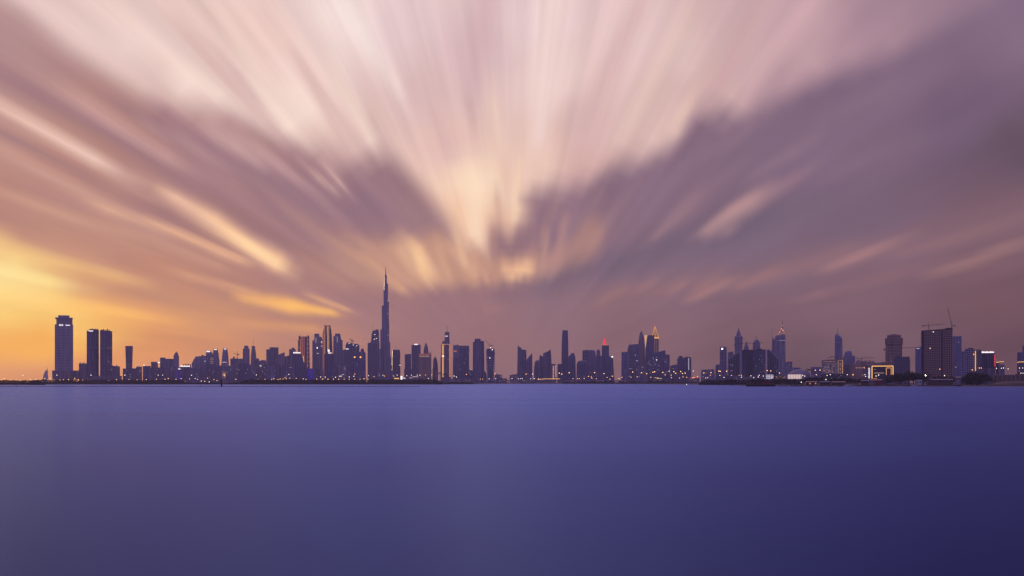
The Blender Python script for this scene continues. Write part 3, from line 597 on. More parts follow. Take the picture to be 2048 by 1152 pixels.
 ('office_tower','narrow capped tower immediately left of the red-crowned tower','the narrow capped tower',5300,[(757,1186.6,1204.6),((712,711),1187,1204.2),(710.6,1193,1200.4),(702,1193.4,1200),(699,1195,1198.8)],'glass_violet',dict(bands=14,fins=6)),
 ('office_tower','shoulder tower with a white roof light right of the red-crowned tower','the shoulder tower with roof light',5100,[(757,1216.6,1228.4),(742,1216.6,1227.2),(718,1217,1226),((712,715),1218,1225.6)],'glass_navy',dict(bands=14,fins=5,trim='trim_dark')),
 ('office_tower','plain left slab of the gold-spire group','the plain left slab',5200,[(757,1243,1257),(704,1243.4,1257)],'glass_blue',dict(bands=20,fins=6)),
 ('office_tower','wide slab with thin mast, second from left in the gold-spire group','the wide slab with thin mast',5300,[(757,1255,1280),(700,1255.2,1280),((689,687.6),1258,1279)],'glass_slate',dict(plan=.55,bands=20,fins=8)),
 ('office_block','low block with white site light at the foot of the gold-spire group','the low block with site light',4500,[(757,1269.4,1294),(731,1270,1293)],'stone_mauve',dict(bands=9,fins=8)),
 ('office_tower','dark block with roof slanting up right below the gold pyramid','the dark slant-roof block',4900,[(757,1303,1333),(707,1304.6,1331),((706,702),1308,1331),((704.4,700),1316,1330.6)],'glass_navy',dict(bands=16,fins=9,trim='trim_dark')),
 ('office_tower','right-hand stub of the dark slant-roof block','the right-hand stub',4800,[(757,1329,1339.4),((708,710),1330,1339)],'glass_navy',dict(bands=18,fins=4)),
 ('office_block','low pair of blocks right of the gold-spire group','the low pair of blocks',5000,[(757,1340,1354.6),((731.5,728.6),1341,1354)],'glass_violet',dict(bands=12,fins=4)),
 ('office_block','mid-rise cube with roof hut and striped right side, alone right of the gold-spire group','the mid-rise cube',4700,[(757,1355,1382.4),((716,714.4),1355,1382)],'glass_navy',dict(plan=.75,bands=14,fins=9,trim='trim_dark')),
 ('office_block','long low lilac block left of the violet tower with round light','the long low lilac block',4400,[(760,1402,1430),((739.6,738),1403,1428)],'stone_lilac',dict(bands=10,fins=8)),
 ('office_block','small domed block left of the violet tower with round light','the small domed block',4600,[(757,1430.6,1442),(731,1431,1441.4),(728.6,1433.4,1439)],'glass_slate',dict(bands=10)),
 ('office_tower','plain violet tower with a round white light near its top','the violet tower with round light',4500,[(757,1439.6,1453.6),(694.6,1440,1453)],'glass_violet',dict(bands=20,fins=5)),
 ('apartment_block','pale ribbed block behind the left stepped apartment block','the pale ribbed block',4200,[(757,1454.6,1468),((704.6,703),1455.6,1466.6)],'stone_mauve',dict(bands=9)),
 ('office_tower','short tower with red roof lights right of the blade-topped tower','the short tower with red roof lights',4600,[(757,1570.6,1584.6),((724,722),1571.4,1584)],'glass_blue',dict(bands=14,fins=5)),
 ('office_block','plain low box with amber lamps before it, left of the lit-window hotel','the plain low box',4000,[(757,1621.6,1644),(734,1622,1643.4)],'glass_violet',dict(bands=14)),
 ('office_block','low flat block behind the shallow dome','the low block behind the dome',4300,[(757,1584,1602),(735,1585,1601)],'glass_blue',dict(bands=9)),
 ('residential_tower','stepped bluish tower right of the tall fin-topped tower','the stepped bluish tower',4700,[(757,1686.4,1710),(712,1687.4,1709.6),(711,1688.6,1704),(706,1689.6,1703.6),((702.6,701.6),1692,1702)],'glass_blue',dict(bands=12,fins=8)),
 ('apartment_block','dark low block right of the lit-window hotel','the dark low block',3300,[(760,1686.6,1703),((730.6,729.6),1687,1702)],'dark_concrete',dict(bands=10,fins=5)),
 ('apartment_block','brown apartment block with a row of small lit windows near its top','the brown block with lit window row',3200,[(762,1699.4,1739),(728.4,1700,1738)],'stone_brown',dict(bands=9,fins=10,trim='trim_brown')),
 ('apartment_block','maroon block with rough roofline behind the brown block with lit window row','the maroon rough-roofed block',3900,[(760,1711,1752),((722.6,724),1712,1750),((720,721.6),1713,1727)],'stone_brown',dict(bands=10,fins=10,trim='trim_brown')),
 ('apartment_block','purple-roofed block between the gold frame and the brown flared tower','the purple-roofed block',3800,[(760,1750,1772),((726,723.6),1750,1771)],'stone_brown',dict(bands=9,fins=7,trim='trim_brown')),
 ('office_tower','blue glass tower seen left of the big unfinished slab, lit arc at its top','the blue tower with lit arc',3600,[(760,1830.6,1846),((695,693.6),1831,1846)],'glass_blue',dict(bands=10,fins=6)),
 ('office_tower','blue glass tower right behind the big unfinished slab','the blue tower behind the slab',3500,[(760,1900,1922.8),((673,672.2),1900,1922.6)],'glass_blue',dict(bands=12,fins=8)),
]
BY = {}
for nm, lab, desc, Y, prof, mat, kw in spec:
    BY[desc] = tower(nm, lab, desc, Y, prof, mat, cat='building' if 'block' in nm or 'building' in nm else 'tower', **kw)
q = random.Random(5)
for desc, t in BY.items():                                 # a few lights on, here and there
    x0, x1 = t.prof[0][1], t.prof[0][2]; yt = max(p[0] if not isinstance(p[0], tuple) else max(p[0]) for p in t.prof[1:2])
    n = q.choice((0, 1, 2, 3, 4, 5))
    if n: t.lit(n, x0 + 1.5, x1 - 1.5, 754, yt + 3, q.choice(('window_warm', 'window_cool', 'window_dim')), q.uniform(2, 3.4), q.randint(1, 99))
b = BY['the lit-terrace block']; b.box('roof_light', 286.5, 289.5, 731, 729.6, 'sign_white', 0, 3); b.box('roof_light', 296, 299, 731, 729.6, 'window_warm', 0, 3); b.mast(297.5, 732, 724, .5)
b = BY['the maroon cube block']; b.box('sign', 315.4, 320, 726, 724.2, 'sign_white', -2, -1)
b = BY['the stepped dark office block']; b.mast(338, 718, 710, .5)
b = BY['the block with bright rooftop letters']
b.box('sign_frame', 360, 381, 735, 733.6, 'trim_dark', 2, 4)
for k in range(8): b.box('sign_letter', 361 + k*2.4, 362.9 + k*2.4, 733.6, 730.8 + (k % 3)*.4, 'sign_white', 1.4, 2.4)
for k in range(5): b.box('roof_plant', 366 + k*3.4, 368.4 + k*3.4, 735, 728.6 - (k % 2), 'trim_dark', 14, 20)
t = Thing('lit_column', 'narrow blue floodlit column with white cap left of the rooftop letters', 'tower', 4500, 358); TOWERS.append((354, 362, 'the blue floodlit column'))
t.body([(758,355.6,361),(740,356,360.6)], 'blue_floodlight_glow', D=10); t.box('cap', 356.6, 360.8, 738.6, 737, 'sign_white', -1, 5)
t.box('frame', 355.2, 361.4, 740, 738.6, 'trim_dark', -1, 11)
BY['the slope-shouldered block'].box('roof_plant', 403, 407, 713, 709.6, 'trim_dark', 8, 16); BY['the slope-shouldered block'].box('sign', 409, 412, 723, 721.4, 'sign_soft', -2, -1)
b = BY['the raked tower with white sign']; b.box('sign', 413, 420.2, 704, 702, 'sign_white', -1.6, -.8)
for k in range(4): b.box('lit_balcony', 420.5, 427, 716.5 + k*3.4, 715.8 + k*3.4, 'window_dim', -1.6, -.8)
for n_, xs in (('the left tapered tower', (428.2, 433.6)), ('the right tapered tower', (448, 452.8))):
    b = BY[n_]; y = 698.5 if 'left' in n_ else 697.5
    b.box('sign', xs[0], xs[1], y + 1.2, y - .1, 'sign_white', -1, 1); b.box('roof_horn', xs[0] - 1.6, xs[0] - .6, y + 1, y - 1.6, 'stone_lilac', 6, 14); b.box('roof_horn', xs[1] + .6, xs[1] + 1.6, y + 1, y - 1.6, 'stone_lilac', 6, 14)
BY['the right tapered tower'].box('lit_band', 443.6, 453, 725, 724, 'sign_soft', -2.4, -1.4)
BY['the unfinished block with small crane'].box('roof_plant', 466, 469.5, 717, 713, 'trim_dark', 8, 18); BY['the pale flat-roofed block'].box('roof_light', 476, 486, 717.6, 716.6, 'window_dim', -.5, 1)
BY['the needle-topped tower'].mast(506.6, 692, 676, 1.2, 'needle', d=12)
for k in range(3): BY['the lantern-topped tower'].box('lantern_pier', 489.4 + k*2.8, 490.6 + k*2.8, 692, 690.8, 'trim_light', 4, 10)
b = BY['the white-signed dark block']; b.box('sign_frame', 586, 601, 707.4, 706.8, 'trim_dark', -1, 2)
for k in range(6): b.box('sign_letter', 586.4 + k*2.45, 588.4 + k*2.45, 706.8, 704.2 + (k % 2)*.3, 'sign_white', -1.2, -.2)
b = BY['the jagged tower with site lights']; b.box('sign', 691.8, 697.2, 698.6, 697.4, 'sign_white', -2, -1)
for k, (x, y) in enumerate(((694,686),(698.4,682),(702,684),(707.5,681),(714,688))): b.mast(x, 692, y, .5, 'roof_pole')
for x, y in ((698.3,687.2),(706.6,690),(713.6,691.4)): b.box('site_light', x - .5, x + .5, y + .5, y - .5, 'lamp_white', -2.4, -1.4)
b.lit(16, 693, 717, 752, 692, 'window_cool', 2.6, 9)
b = BY['the shorter stepped tower']; b.mast(724.6, 697.5, 690, .6)
for x in (709.4, 721): b.box('roof_lamp', x - 1.3, x + 1.3, 715.4, 713.4, 'lamp_orange', -4, -2.5)
b = BY['the serrated tower beside the spire']; b.mast(745.6, 664, 648, .7)
for k in range(9): b.box('roof_fin', 742.8 + k*1.55, 743.7 + k*1.55, 690 if k < 1 else 672, (682.4, 672, 666.6, 663, 660.6, 659.2, 658.2, 657.8, 658.4)[k], 'trim_dark', 10, 30)
for x, y in ((752.6, 677),(748.4,678.4),(749.5,669)): b.box('site_light', x - .5, x + .5, y + .5, y - .5, 'lamp_white', -2, -1)
b.lit(9, 744, 757, 700, 664, 'window_cool', 2.4)
b = BY['the rounded dark tower']; b.mast(790.6, 700, 686, .6)
for k in range(7): b.mast(786.6 + k*2, 701, 698 - (k % 2), .5, 'roof_rod')
b.box('site_light', 798.8, 801, 731, 729.8, 'sign_white', -2, -1)
BY['the white-capped slab'].box('sign', 828.6, 835.6, 689.8, 687.8, 'sign_white', -1, 1)
BY['the bullet-shaped tower'].lit(14, 866, 875, 752, 722, 'window_dim', 2.4, 3)
b = BY['the scaffolded slab']; b.lattice(906.6, 917, 715, 690, 6, 9, 'trim_light', .5, .5, -2.4, 1.2, 'scaffold'); b.box('hoist_light', 907.6, 913, 704, 701, 'strip_amber', -1.2, -.9)
BY['the grey slab with mast'].mast(931.4, 691.4, 687.6, .7); BY['the grey slab with mast'].box('hoist_arm', 937.8, 940.4, 702, 701.2, 'steel', 2, 4)
BY['the low dark link block'].box('site_light', 941.6, 943, 740, 738.8, 'sign_soft', -1, 0)
m = BY['the left raked slab']; m.body([(757,1034.6,1043.2),((690.8,697.6),1035.6,1043.2)], 'glass_slate', 'raked_shaft', D=30, bands=22, fins=4); m.box('refuge_floor', 1036, 1052, 731, 729.8, 'trim_mid', -1.4, .4)
BY['the wide slab with thin mast'].mast(1260.2, 689, 681, .7); BY['the wide slab with thin mast'].lit(3, 1262, 1277, 740, 700)
b = BY['the shoulder tower with roof light']; b.box('roof_lamp', 1223.4, 1225.8, 714.6, 712.4, 'lamp_white', -2, 0)
b = BY['the low block with site light']; b.box('sign', 1272, 1276, 722, 721.2, 'sign_soft', 4, 5)
b = BY['the dark slant-roof block']; b.lit(18, 1305, 1330, 750, 712, 'window_cool', 2.6, 4); b.box('lit_window', 1312.4, 1314.2, 720.6, 718.8, 'sign_white', -1.4, -.6)
b = BY['the mid-rise cube']; b.box('roof_plant', 1357, 1365, 715.4, 712, 'trim_dark', 8, 20); b.box('roof_plant', 1370, 1379, 715.2, 713.8, 'trim_dark', 8, 20)
b.strip([(1377.4,716.5),(1377.4,740)], .5, 'sign_soft', 'lit_edge')
b = BY['the violet tower with round light']; m = MB(); m.bar((b.x(1444.4), -1.6, b.z(697.6)), (b.x(1444.4), -.6, b.z(697.6)), 1.7 * b.sz, None, 12); m.build('round_light', 'lamp_white', b.root); b.box('roof_plant', 1443, 1450, 694.6, 693.4, 'trim_dark', 6, 16)
b = BY['the short tower with red roof lights']
for x in (1572.6, 1579.4, 1582.6): b.box('aviation_light', x - .6, x + .6, 722.4, 721.2, 'crown_red', -1, 0)
b = BY['the brown block with lit window row']
for k, x in enumerate((1712.4, 1716.4, 1720.4, 1724.2, 1728.2, 1732.4)): b.box('lit_window', x - .35, x + .35, 736.6, 734.6, 'window_warm' if k != 4 else 'lamp_warm', -1.2, -.6)
b.box('roof_plant', 1704, 1714, 728.4, 726.6, 'trim_brown', 6, 16)
b = BY['the maroon rough-roofed block']
for x0, x1, y in ((1716,1719,718.8),(1729,1733,720.8),(1738,1741,720.2),(1744,1747,721.6)): b.box('roof_plant', x0, x1, 724, y, 'stone_brown', 6, 14)
b = BY['the blue tower with lit arc']; b.strip([(1833.4,696.4),(1836,697.2),(1838.6,696.6)], .6, 'sign_soft', 'lit_arc')

# --- the gold-striped tower and its neighbours
t = tower('hotel_tower', 'tower with glowing orange vertical stripes between two raised side pillars', 'the orange-striped tower', 5500, [(757,597,619.6),(735,597,619.6),(673,597.6,618.6)], 'glass_navy', D=30, bands=20, trim='trim_dark')
t.body([(757,595.8,601.4),(679,596,601.4),(679,597.4,601),(671.6,597.4,600.6)], 'stone_brown', 'side_pillar', D=34, bands=16, trim='trim_brown')
t.body([(757,614.2,620),(730,614.4,619),(671.4,614.4,618.2)], 'stone_brown', 'side_pillar', D=34, bands=16, trim='trim_brown')
for x in (602.2, 605.2, 608.2): t.strip([(x,673.5),(x,722)], .42, 'strip_amber')
t.strip([(606.6,712),(607.4,720),(608.2,727)], .5, 'strip_gold')
t.strip([(614.4,673),(614.4,736)], .36, 'strip_amber'); t.strip([(600.9,680),(600.9,716)], .26, 'strip_amber')
for k in range(7): t.box('lit_transom', 614.8, 618, 679.9 + k*8.6, 679.2 + k*8.6, 'strip_amber', -2.2, -1.4)
for k in range(3): t.box('lit_transom', 597, 600.6, 679.9 + k*16, 679.2 + k*16, 'strip_amber', -2.2, -1.4)
t = tower('pavilion_building', 'low building floodlit deep blue at the foot of the orange-striped tower', 'the blue floodlit building', 4700, [(757,614,627.6),(738,614.6,627)], 'blue_floodlight_glow', cat='building', D=20)
t.box('roof_slab', 613.4, 628, 738, 736.8, 'trim_mid', -2, 22)
for x in (614.4, 619.4, 622.6, 626.8): t.box('pier', x - .4, x + .4, 757, 738, 'trim_light' if x > 620 else 'glass_violet', -2, 1)
for xa, lab, dsc, cr in ((0, 'tall ribbed tower with faint upright letters, left of the gold crowned tower', 'the left ribbed tower', 0), (1, 'tall ribbed tower with faint upright letters, right of the gold crowned tower', 'the right ribbed tower', 1)):
    if not xa: prof = [(757,624.8,645.8),((681,681),625,645),(680.6,628.6,645),((674,673.4),628.8,642.4),(673,629,638.4),(668,629.2,638.2)]
    else: prof = [(757,666.6,686.4),(680.4,666.8,684.8),(678.6,666.8,682),(672,667.2,681),(671.6,670.2,680.4),(667,670.4,680.2)]
    t = tower('residential_tower', lab, dsc, 5700, prof, 'glass_slate' if xa else 'stone_mauve', D=34, bands=14, fins=9, trim='trim_mid', fin_trim='trim_light', group='ribbed lettered towers')
    t.text('DAMAC', 632 if not xa else 674.6, 680.6 if not xa else 678.6, 2.3, 'sign_faint', math.radians(-90))
    if not xa:
        t.box('sign', 633.4, 635.4, 697.2, 694.2, 'sign_white', -2, -1); t.box('sign', 633.8, 637.4, 707.4, 706.2, 'sign_soft', -2, -1)
        t.box('lit_panel', 642.2, 644.4, 686, 682.4, 'window_warm', -2, -1); t.box('lit_panel', 642.2, 644.4, 694, 690.2, 'window_dim', -2, -1)
t = tower('hotel_tower', 'tall slender tower crowned and striped with glowing gold ribs', 'the gold crowned tower', 5800, [(757,644.6,665),(700,644.8,664.8),(668,645.4,663.6),(668,646.4,663),(658,647.4,662.4),(658,648.2,661.6),(651.6,648.6,661)], 'glass_navy', D=32, plan='chamfer', bands=18, trim='trim_dark')
t.body([(757,644.4,649.6),(708,644.6,650),(666,645.2,650)], 'stone_brown', 'lit_pilaster', D=12, bands=10, trim='strip_amber')
for x, y0, y1, w, mt in ((646.2,667,740,.34,'strip_amber'),(649.6,653,708,.34,'strip_pale'),(653.4,651,666,.3,'strip_amber'),(655.4,653,700,.4,'strip_gold'),(657.6,652,700,.46,'strip_pale')):
    t.strip([(x,y0),(x,y1)], w, mt, d=-2.4)
for k in range(7): t.box('crown_rib', 648.6 + k*1.9, 649.5 + k*1.9, 655, 650.6, 'stone_brown', -1, 1)
t = tower('office_tower', 'dark block with a lit round emblem and white bar sign before the gold crowned tower', 'the block with lit round emblem', 5000, [(757,649,668),(708,649.6,667)], 'glass_navy', D=30, bands=18, fins=7, trim='trim_dark')
m = MB(); m.bar((t.x(657.4), -1.6, t.z(701.4)), (t.x(657.4), -.8, t.z(701.4)), 2.3 * t.sz, None, 14); m.build('emblem', 'sign_white', t.root); t.box('emblem_post', 657, 657.8, 708, 703, 'trim_dark', -.8, .4)
t.box('sign', 656.2, 662.8, 706.8, 705, 'sign_white', -2, -1)

# --- front row of mid-rises from the tapered pair to the spire
front = [(386,398,737,'glass_violet'),(397,411,733,'stone_lilac'),(410,424,731,'stone_mauve'),(423,434,736,'glass_violet'),(432,445,731.5,'stone_mauve'),(452,464,731,'stone_lilac'),(462,475,729,'stone_mauve'),(474,488,731,'glass_slate'),(487,500,727,'glass_slate'),(499,512,730,'stone_mauve'),(511,524,734,'stone_mauve'),(523,536,729,'stone_mauve'),(535,549,731,'stone_lilac'),(548,562,727,'stone_mauve'),(561,575,729,'stone_lilac'),(574,588,731,'glass_violet'),
         (627,640,738,'stone_mauve'),(664,678,733,'stone_mauve'),(677,692,730,'stone_lilac'),(690,706,727,'glass_violet'),(705,720,722,'glass_violet'),(756,764,743,'glass_slate'),(779,787,741,'glass_slate')]
side = ('flat roof', 'ribbed front', 'dark roof hut', 'pale ledges', 'pair of roof tanks')
def near(x):
    c = [(abs((a + b) / 2 - x), d) for a, b, d in TOWERS if not d.startswith('front ')]
    return min(c)[1]
for i, (x0, x1, y, mat) in enumerate(front):
    tone = {'glass_violet': 'violet', 'stone_lilac': 'pale', 'stone_mauve': 'grey', 'glass_slate': 'slate'}[mat]
    kind = side[i % 5]; nb = near((x0 + x1) / 2)
    t = tower('apartment_block', f'{tone} front-row block with {kind} before {nb}', f'front block {i}', 4300 + (i % 4) * 90, [(758,x0,x1),((y, y + .8 * (i % 2)),x0 + .3,x1 - .3)], mat, cat='building', bands=9 + i % 4, fins=6 + i % 3, trim='trim_mid', fin_trim='trim_light' if i % 3 == 0 else 'trim_mid')
    TOWERS.pop()
    w = x1 - x0
    if i % 5 == 2: t.box('roof_hut', x0 + w*.3, x0 + w*.55, y + 1, y - 2.2, 'trim_dark', 6, 14)
    if i % 5 == 4: t.box('roof_tank', x0 + w*.2, x0 + w*.35, y + 1, y - 1.4, 'trim_mid', 6, 12); t.box('roof_tank', x0 + w*.6, x0 + w*.75, y + 1, y - 1.4, 'trim_mid', 6, 12)
    t.lit(2 + i % 4, x0 + 1, x1 - 1, 756, y + 2, ('window_warm', 'window_dim', 'window_cool')[i % 3], 2.6, i)
t = tower('apartment_block', 'small front-row block glowing orange left of the unfinished block with small crane', 'the orange-glowing block', 4200, [(758,443,453.6),(742,443.6,453)], 'stone_brown', cat='building', bands=8)
t.lit(26, 444, 452.6, 757, 743.6, 'window_dim', 3.0, 2); t.box('lit_panel', 445.4, 451.2, 752, 746.6, 'window_dim', -.3, -.1)
BY['the dark stepped mid-rise'].box('sign', 519.2, 524.6, 732.2, 730.2, 'sign_soft', -3, -2); BY['the dark stepped mid-rise'].box('sign', 520, 524, 733.8, 733, 'window_warm', -3, -2)
BY['the slant-roofed slab'].box('sign', 562.8, 566.8, 735, 733.6, 'sign_soft', -3, -2)

# --- the supertall spire tower: a core and three wings that step back in turn
t = Thing('spire_skyscraper', 'tallest tower of all, stepped wings narrowing to a long needle spire', 'skyscraper', 7200, 771.3)
TOWERS.append((758, 785, 'the tallest spire tower'))
def wing(ang, tiers, wd):
    """tiers: (reach in metres from the axis, top row); rounded outer end, one lofted shaft per tier"""
    ca, sa = math.cos(ang), math.sin(ang); m = MB(); lg = MB()
    for reach, ytop in tiers:
        p = [(-2, -wd), (reach - wd * .6, -wd), (reach - wd * .15, -wd * .6), (reach, 0), (reach - wd * .15, wd * .6), (reach - wd * .6, wd), (-2, wd)]
        pl = [(ca * a - sa * b, 30 + sa * a + ca * b) for a, b in p]; zt = t.z(ytop)
        m.loft([[(x, y, -.3) for x, y in pl], [(x, y, zt) for x, y in pl]])
        lg.loft([[(x * 1.01, 30 + (y - 30) * 1.01, zt - 9) for x, y in pl], [(x * 1.01, 30 + (y - 30) * 1.01, zt - 6) for x, y in pl]])
    fn = MB()
    for reach, ytop in tiers:
        for a_, b_ in ((reach - wd * .6, -wd), (reach, 0), (reach * .55, -wd), (reach - wd * .15, -wd * .6)):
            x_, y_ = ca * a_ - sa * b_, 30 + sa * a_ + ca * b_; fn.bar((x_, y_, 0), (x_, y_, t.z(ytop)), 1.1)
    w = m.build('wing', 'glass_blue', t.root); fn.build('upright_fins', 'trim_mid', w, 'stuff'); lg.build('mechanical_floors', 'trim_dark', w, 'stuff')
    return w
wing(math.radians(187), [(48, 740), (46, 697), (37.5, 658.5), (27, 610.5), (14, 579.5)], 9.5)
wing(math.radians(-42), [(62, 731), (50, 713), (41, 684.5), (31, 645), (28, 602.5), (18.5, 566.5)], 9.5)
wing(math.radians(68), [(60, 722), (48, 700), (38, 668), (27, 628), (16, 592)], 9.5)
m = MB(); rr = []
for y, r in ((780, 15), (600, 13.4), (580, 12.6), (580, 11), (566.5, 10.4), (566.5, 8), (549.6, 7), (549.6, 4.4), (544, 3.8), (532, .6)):
    z = -.3 if y == 780 else t.z(y); rr.append([(r * math.cos(2*math.pi*k/12), 30 + r * math.sin(2*math.pi*k/12), z) for k in range(12)])
m.loft(rr); m.build('core', 'glass_blue', t.root)
m = MB(); m.bar((t.x(773), 26, t.z(566)), (t.x(773.1), 28, t.z(549.2)), 2.6, 2.0, 6); m.build('pinnacle', 'glass_blue', t.root)
for x, y in ((775.8, 601.6), (775.2, 627.4), (775.8, 670), (777.4, 705.6), (777.8, 734)): t.box('terrace_light', x - 1.1, x + 1.1, y + .45, y - .4, 'sign_soft', 2, 4)
m = MB()
for k in range(60):
    z = 12 + k * 9.5; r = 13.7 if z < 560 else 12; m.loft([[(r * math.cos(2*math.pi*i/12), 30 + r * math.sin(2*math.pi*i/12), z + h) for i in range(12)] for h in (0, 1.6)])
m.build('floor_ledges', 'trim_mid', t.root, 'stuff')

# --- centre
t = tower('hotel_building', 'broad brick-coloured hotel with arcaded lit top floor and ogive dome tower', 'the brick hotel with dome', 5400, [(757,837,862.6),((710,708),837.4,862.4),((708,705),839,861.6)], 'stone_brown', cat='building', D=40, bands=11, fins=9, trim='trim_brown')
t.body([(708,846.8,857),(700,847,856.6),(694,848,855.6),(688,850.2,853.4),(684.6,851.6,852)], 'stone_mauve', 'dome', D=26, plan='round', base=False, bands=6); t.mast(851.8, 685, 682.6, .7); t.mast(862.2, 708, 698, .6, 'flag_mast')
for k in range(6): t.box('lit_arch', 839.6 + k*3.4, 841.6 + k*3.4, 714, 711.2, 'window_dim', -1.4, -.6)
t.box('lit_cornice', 838, 862, 708.8, 708, 'strip_amber', -1.2, -.6); t.lit(10, 839, 861, 752, 718, 'window_dim')
t = tower('hotel_tower', 'hotel tower edged with bright gold light lines and topped by a mast', 'the gold-lined hotel tower', 5500, [(757,881,901.6),(712,881.6,901.4),(710,882.6,901.2),(688.6,883,900.8),(688.6,884.6,899.4),(682.4,885,899),(682.4,889.4,898.6),(664.4,889.8,898.4)], 'stone_mauve', D=36, bands=12, fins=8)
t.mast(894.2, 664.4, 650.6, 1.6, 'spire', d=18)
for x, w, mt in ((885.6,.75,'strip_gold'),(887.2,.3,'strip_pale'),(899.8,.5,'strip_pale'),(898.6,.25,'strip_amber'),(901,.3,'strip_amber')): t.strip([(x,689.4),(x,754)], w, mt, d=-2)
t.box('sign', 884, 888, 713.4, 711, 'sign_white', -3.4, -2.6); t.box('sign', 890.4, 895.4, 672.8, 671.8, 'sign_white', -.4, .6); t.box('lit_cornice', 884, 900, 689, 688.2, 'strip_pale', -1.6, -.8); t.lit(8, 884, 898, 750, 692)
t = tower('office_tower', 'three-part tower with taller middle shaft, between the slab pair and the round unfinished tower', 'the three-part tower', 5300, [(757,945.8,968.4),((684.4,684),946.2,961),((683.6,683),946.4,960.8)], 'glass_navy', D=36, bands=18, fins=7, trim='trim_dark')
t.body([(757,949.2,961.4),(677.4,949.6,961)], 'glass_slate', 'middle_shaft', D=26, bands=18, fins=5); t.body([(757,960.8,970.6),(744,960.8,968.6),((682.6,682),961,967.8)], 'glass_navy', 'right_shaft', D=30, bands=18, fins=4, trim='trim_dark')
t.mast(963.4, 682.4, 680, .5)
t = tower('construction_tower', 'round unfinished tower with site lights and lattice edges below a luffing crane', 'the round unfinished tower', 5200, [(757,974.6,987.4),(730,974,988),(712,973.2,988.8),(698,973,989),(697,974.4,987.6)], 'glass_navy', D=34, plan='round', bands=9, trim='trim_mid')
t.lattice(972.8, 975.6, 742, 699, 2, 16, 'trim_light', .4, .5, 8, 1, 'edge_scaffold'); t.lattice(986.6, 989.2, 742, 699, 2, 16, 'trim_light', .4, .5, 8, 1, 'edge_scaffold')
for x, y in ((984.8, 699.6), (981.2, 695.4), (979.6, 716)): t.box('site_light', x - .7, x + .7, y + .6, y - .6, 'lamp_white', -2, -1)
t.strip([(973.6,714.6),(988.4,714.6)], .3, 'trim_light', 'jump_form'); t.lit(12, 974, 988, 738, 712, 'window_cool', 2, 4)
t = tower('office_tower', 'narrow tower with a column of gold lights at the right of the slanted tops', 'the narrow tower with gold column', 5000, [(757,1102.6,1112.6),(728,1103,1112)], 'stone_mauve', D=20, bands=10)
for k in range(9): t.box('lit_panel', 1105.6, 1108.2, 734 + k*2.9, 732.2 + k*2.9, 'strip_pale', -1.6, -.8)
t.box('lit_edge', 1111, 1111.8, 754, 730, 'sign_soft', -1, -.5)
t = tower('office_tower', 'plain tower crowned by a glowing red cone spire', 'the red-crowned tower', 5300, [(757,1203.4,1219),(742,1203.8,1218),(692,1204.2,1217.6),(690,1204.8,1217)], 'glass_navy', D=36, bands=16, fins=6, trim='trim_dark')
t.body([(690,1205,1212.4),(684,1206,1211.4),(679,1207.8,1210.2),(675,1208.7,1209.4)], 'crown_red', 'spire', D=20, plan='round', base=False); t.box('lit_cornice', 1205, 1216, 690.6, 689.4, 'strip_amber', -1.4, -.6)
t.mast(1209, 676, 673.4, .5)
# --- gold-spire group
t = tower('office_tower', 'bud-shaped ogive tower left of the gold-reflection slab', 'the bud-shaped tower', 5500, [(757,1277,1290.6),(690,1277,1289.6),(684,1276.4,1288.8),(674,1277.4,1287.4),(666,1280,1284.8),(661.6,1282,1282.8)], 'stone_mauve', D=30, plan='round', bands=11)
t = tower('office_tower', 'leaning slab with a painted gold reflection down one side face', 'the gold-reflection slab', 5300, [(757,1288.6,1309),(697,1291.4,1308.6),(670.4,1295,1308.4)], 'glass_navy', D=30, bands=20, fins=6, trim='trim_dark')
m = MB(); m.loft([[(t.x(1291), 2, t.z(698)), (t.x(1291.6), 2, t.z(698)), (t.x(1291.6), 8, t.z(698)), (t.x(1291), 8, t.z(698))], [(t.x(1288.6), 2, t.z(670.2)), (t.x(1295), 2, t.z(670.2)), (t.x(1295), 8, t.z(670.2)), (t.x(1288.6), 8, t.z(670.2))]]); m.build('gold_face', 'gold_reflection_glow', t.root)  # side face made to glow as if it mirrored the low sun
t.lit(12, 1292, 1307, 750, 715, 'window_cool', 2.6)
t = tower('hotel_tower', 'dotted-light tower with glowing gold lattice pyramid spire', 'the gold pyramid tower', 5400, [(757,1304.6,1317.4),(677,1305,1317)], 'stone_brown', D=34, bands=11, fins=6, trim='trim_brown')
t.box('lit_cornice', 1304.4, 1317.8, 676.8, 674.8, 'strip_gold', -2.4, 0)
pyr = [(675,1303.6,1317.4),(665,1306,1314.4),(658,1308,1311.8),(654,1309,1310.6)]
t.body([(675,1304.6,1316.4),(665,1306.8,1313.6),(656,1308.8,1311)], 'gold_face', 'spire', D=24, base=False); sp = t.mast(1309.7, 657, 649.4, 1.4, 'finial', 'crown_gold', 12)
for k in range(2): t.strip([(pyr[i][1 + k] + (.3, -.3)[k], pyr[i][0]) for i in range(4)], .42, 'crown_gold', 'spire_rib', 0)
t.strip([(1310.2,675),(1309.8,655)], .3, 'crown_gold', 'spire_rib', -.6)
for k in range(5):
    y = 672.6 - k * 3.2; f = (675 - y) / 21; t.strip([(1303.6 + 5.4*f, y), (1317.2 - 6.6*f, y)], .22, 'crown_gold', 'spire_ring', -.4)
for k in range(10): t.box('lit_window', 1308.2, 1309.4, 681 + k*2.5, 680 + k*2.5, 'strip_pale', -1.6, -.8); t.box('lit_window', 1313.2, 1314, 681 + k*2.5, 680.2 + k*2.5, 'window_dim', -1.6, -.8)

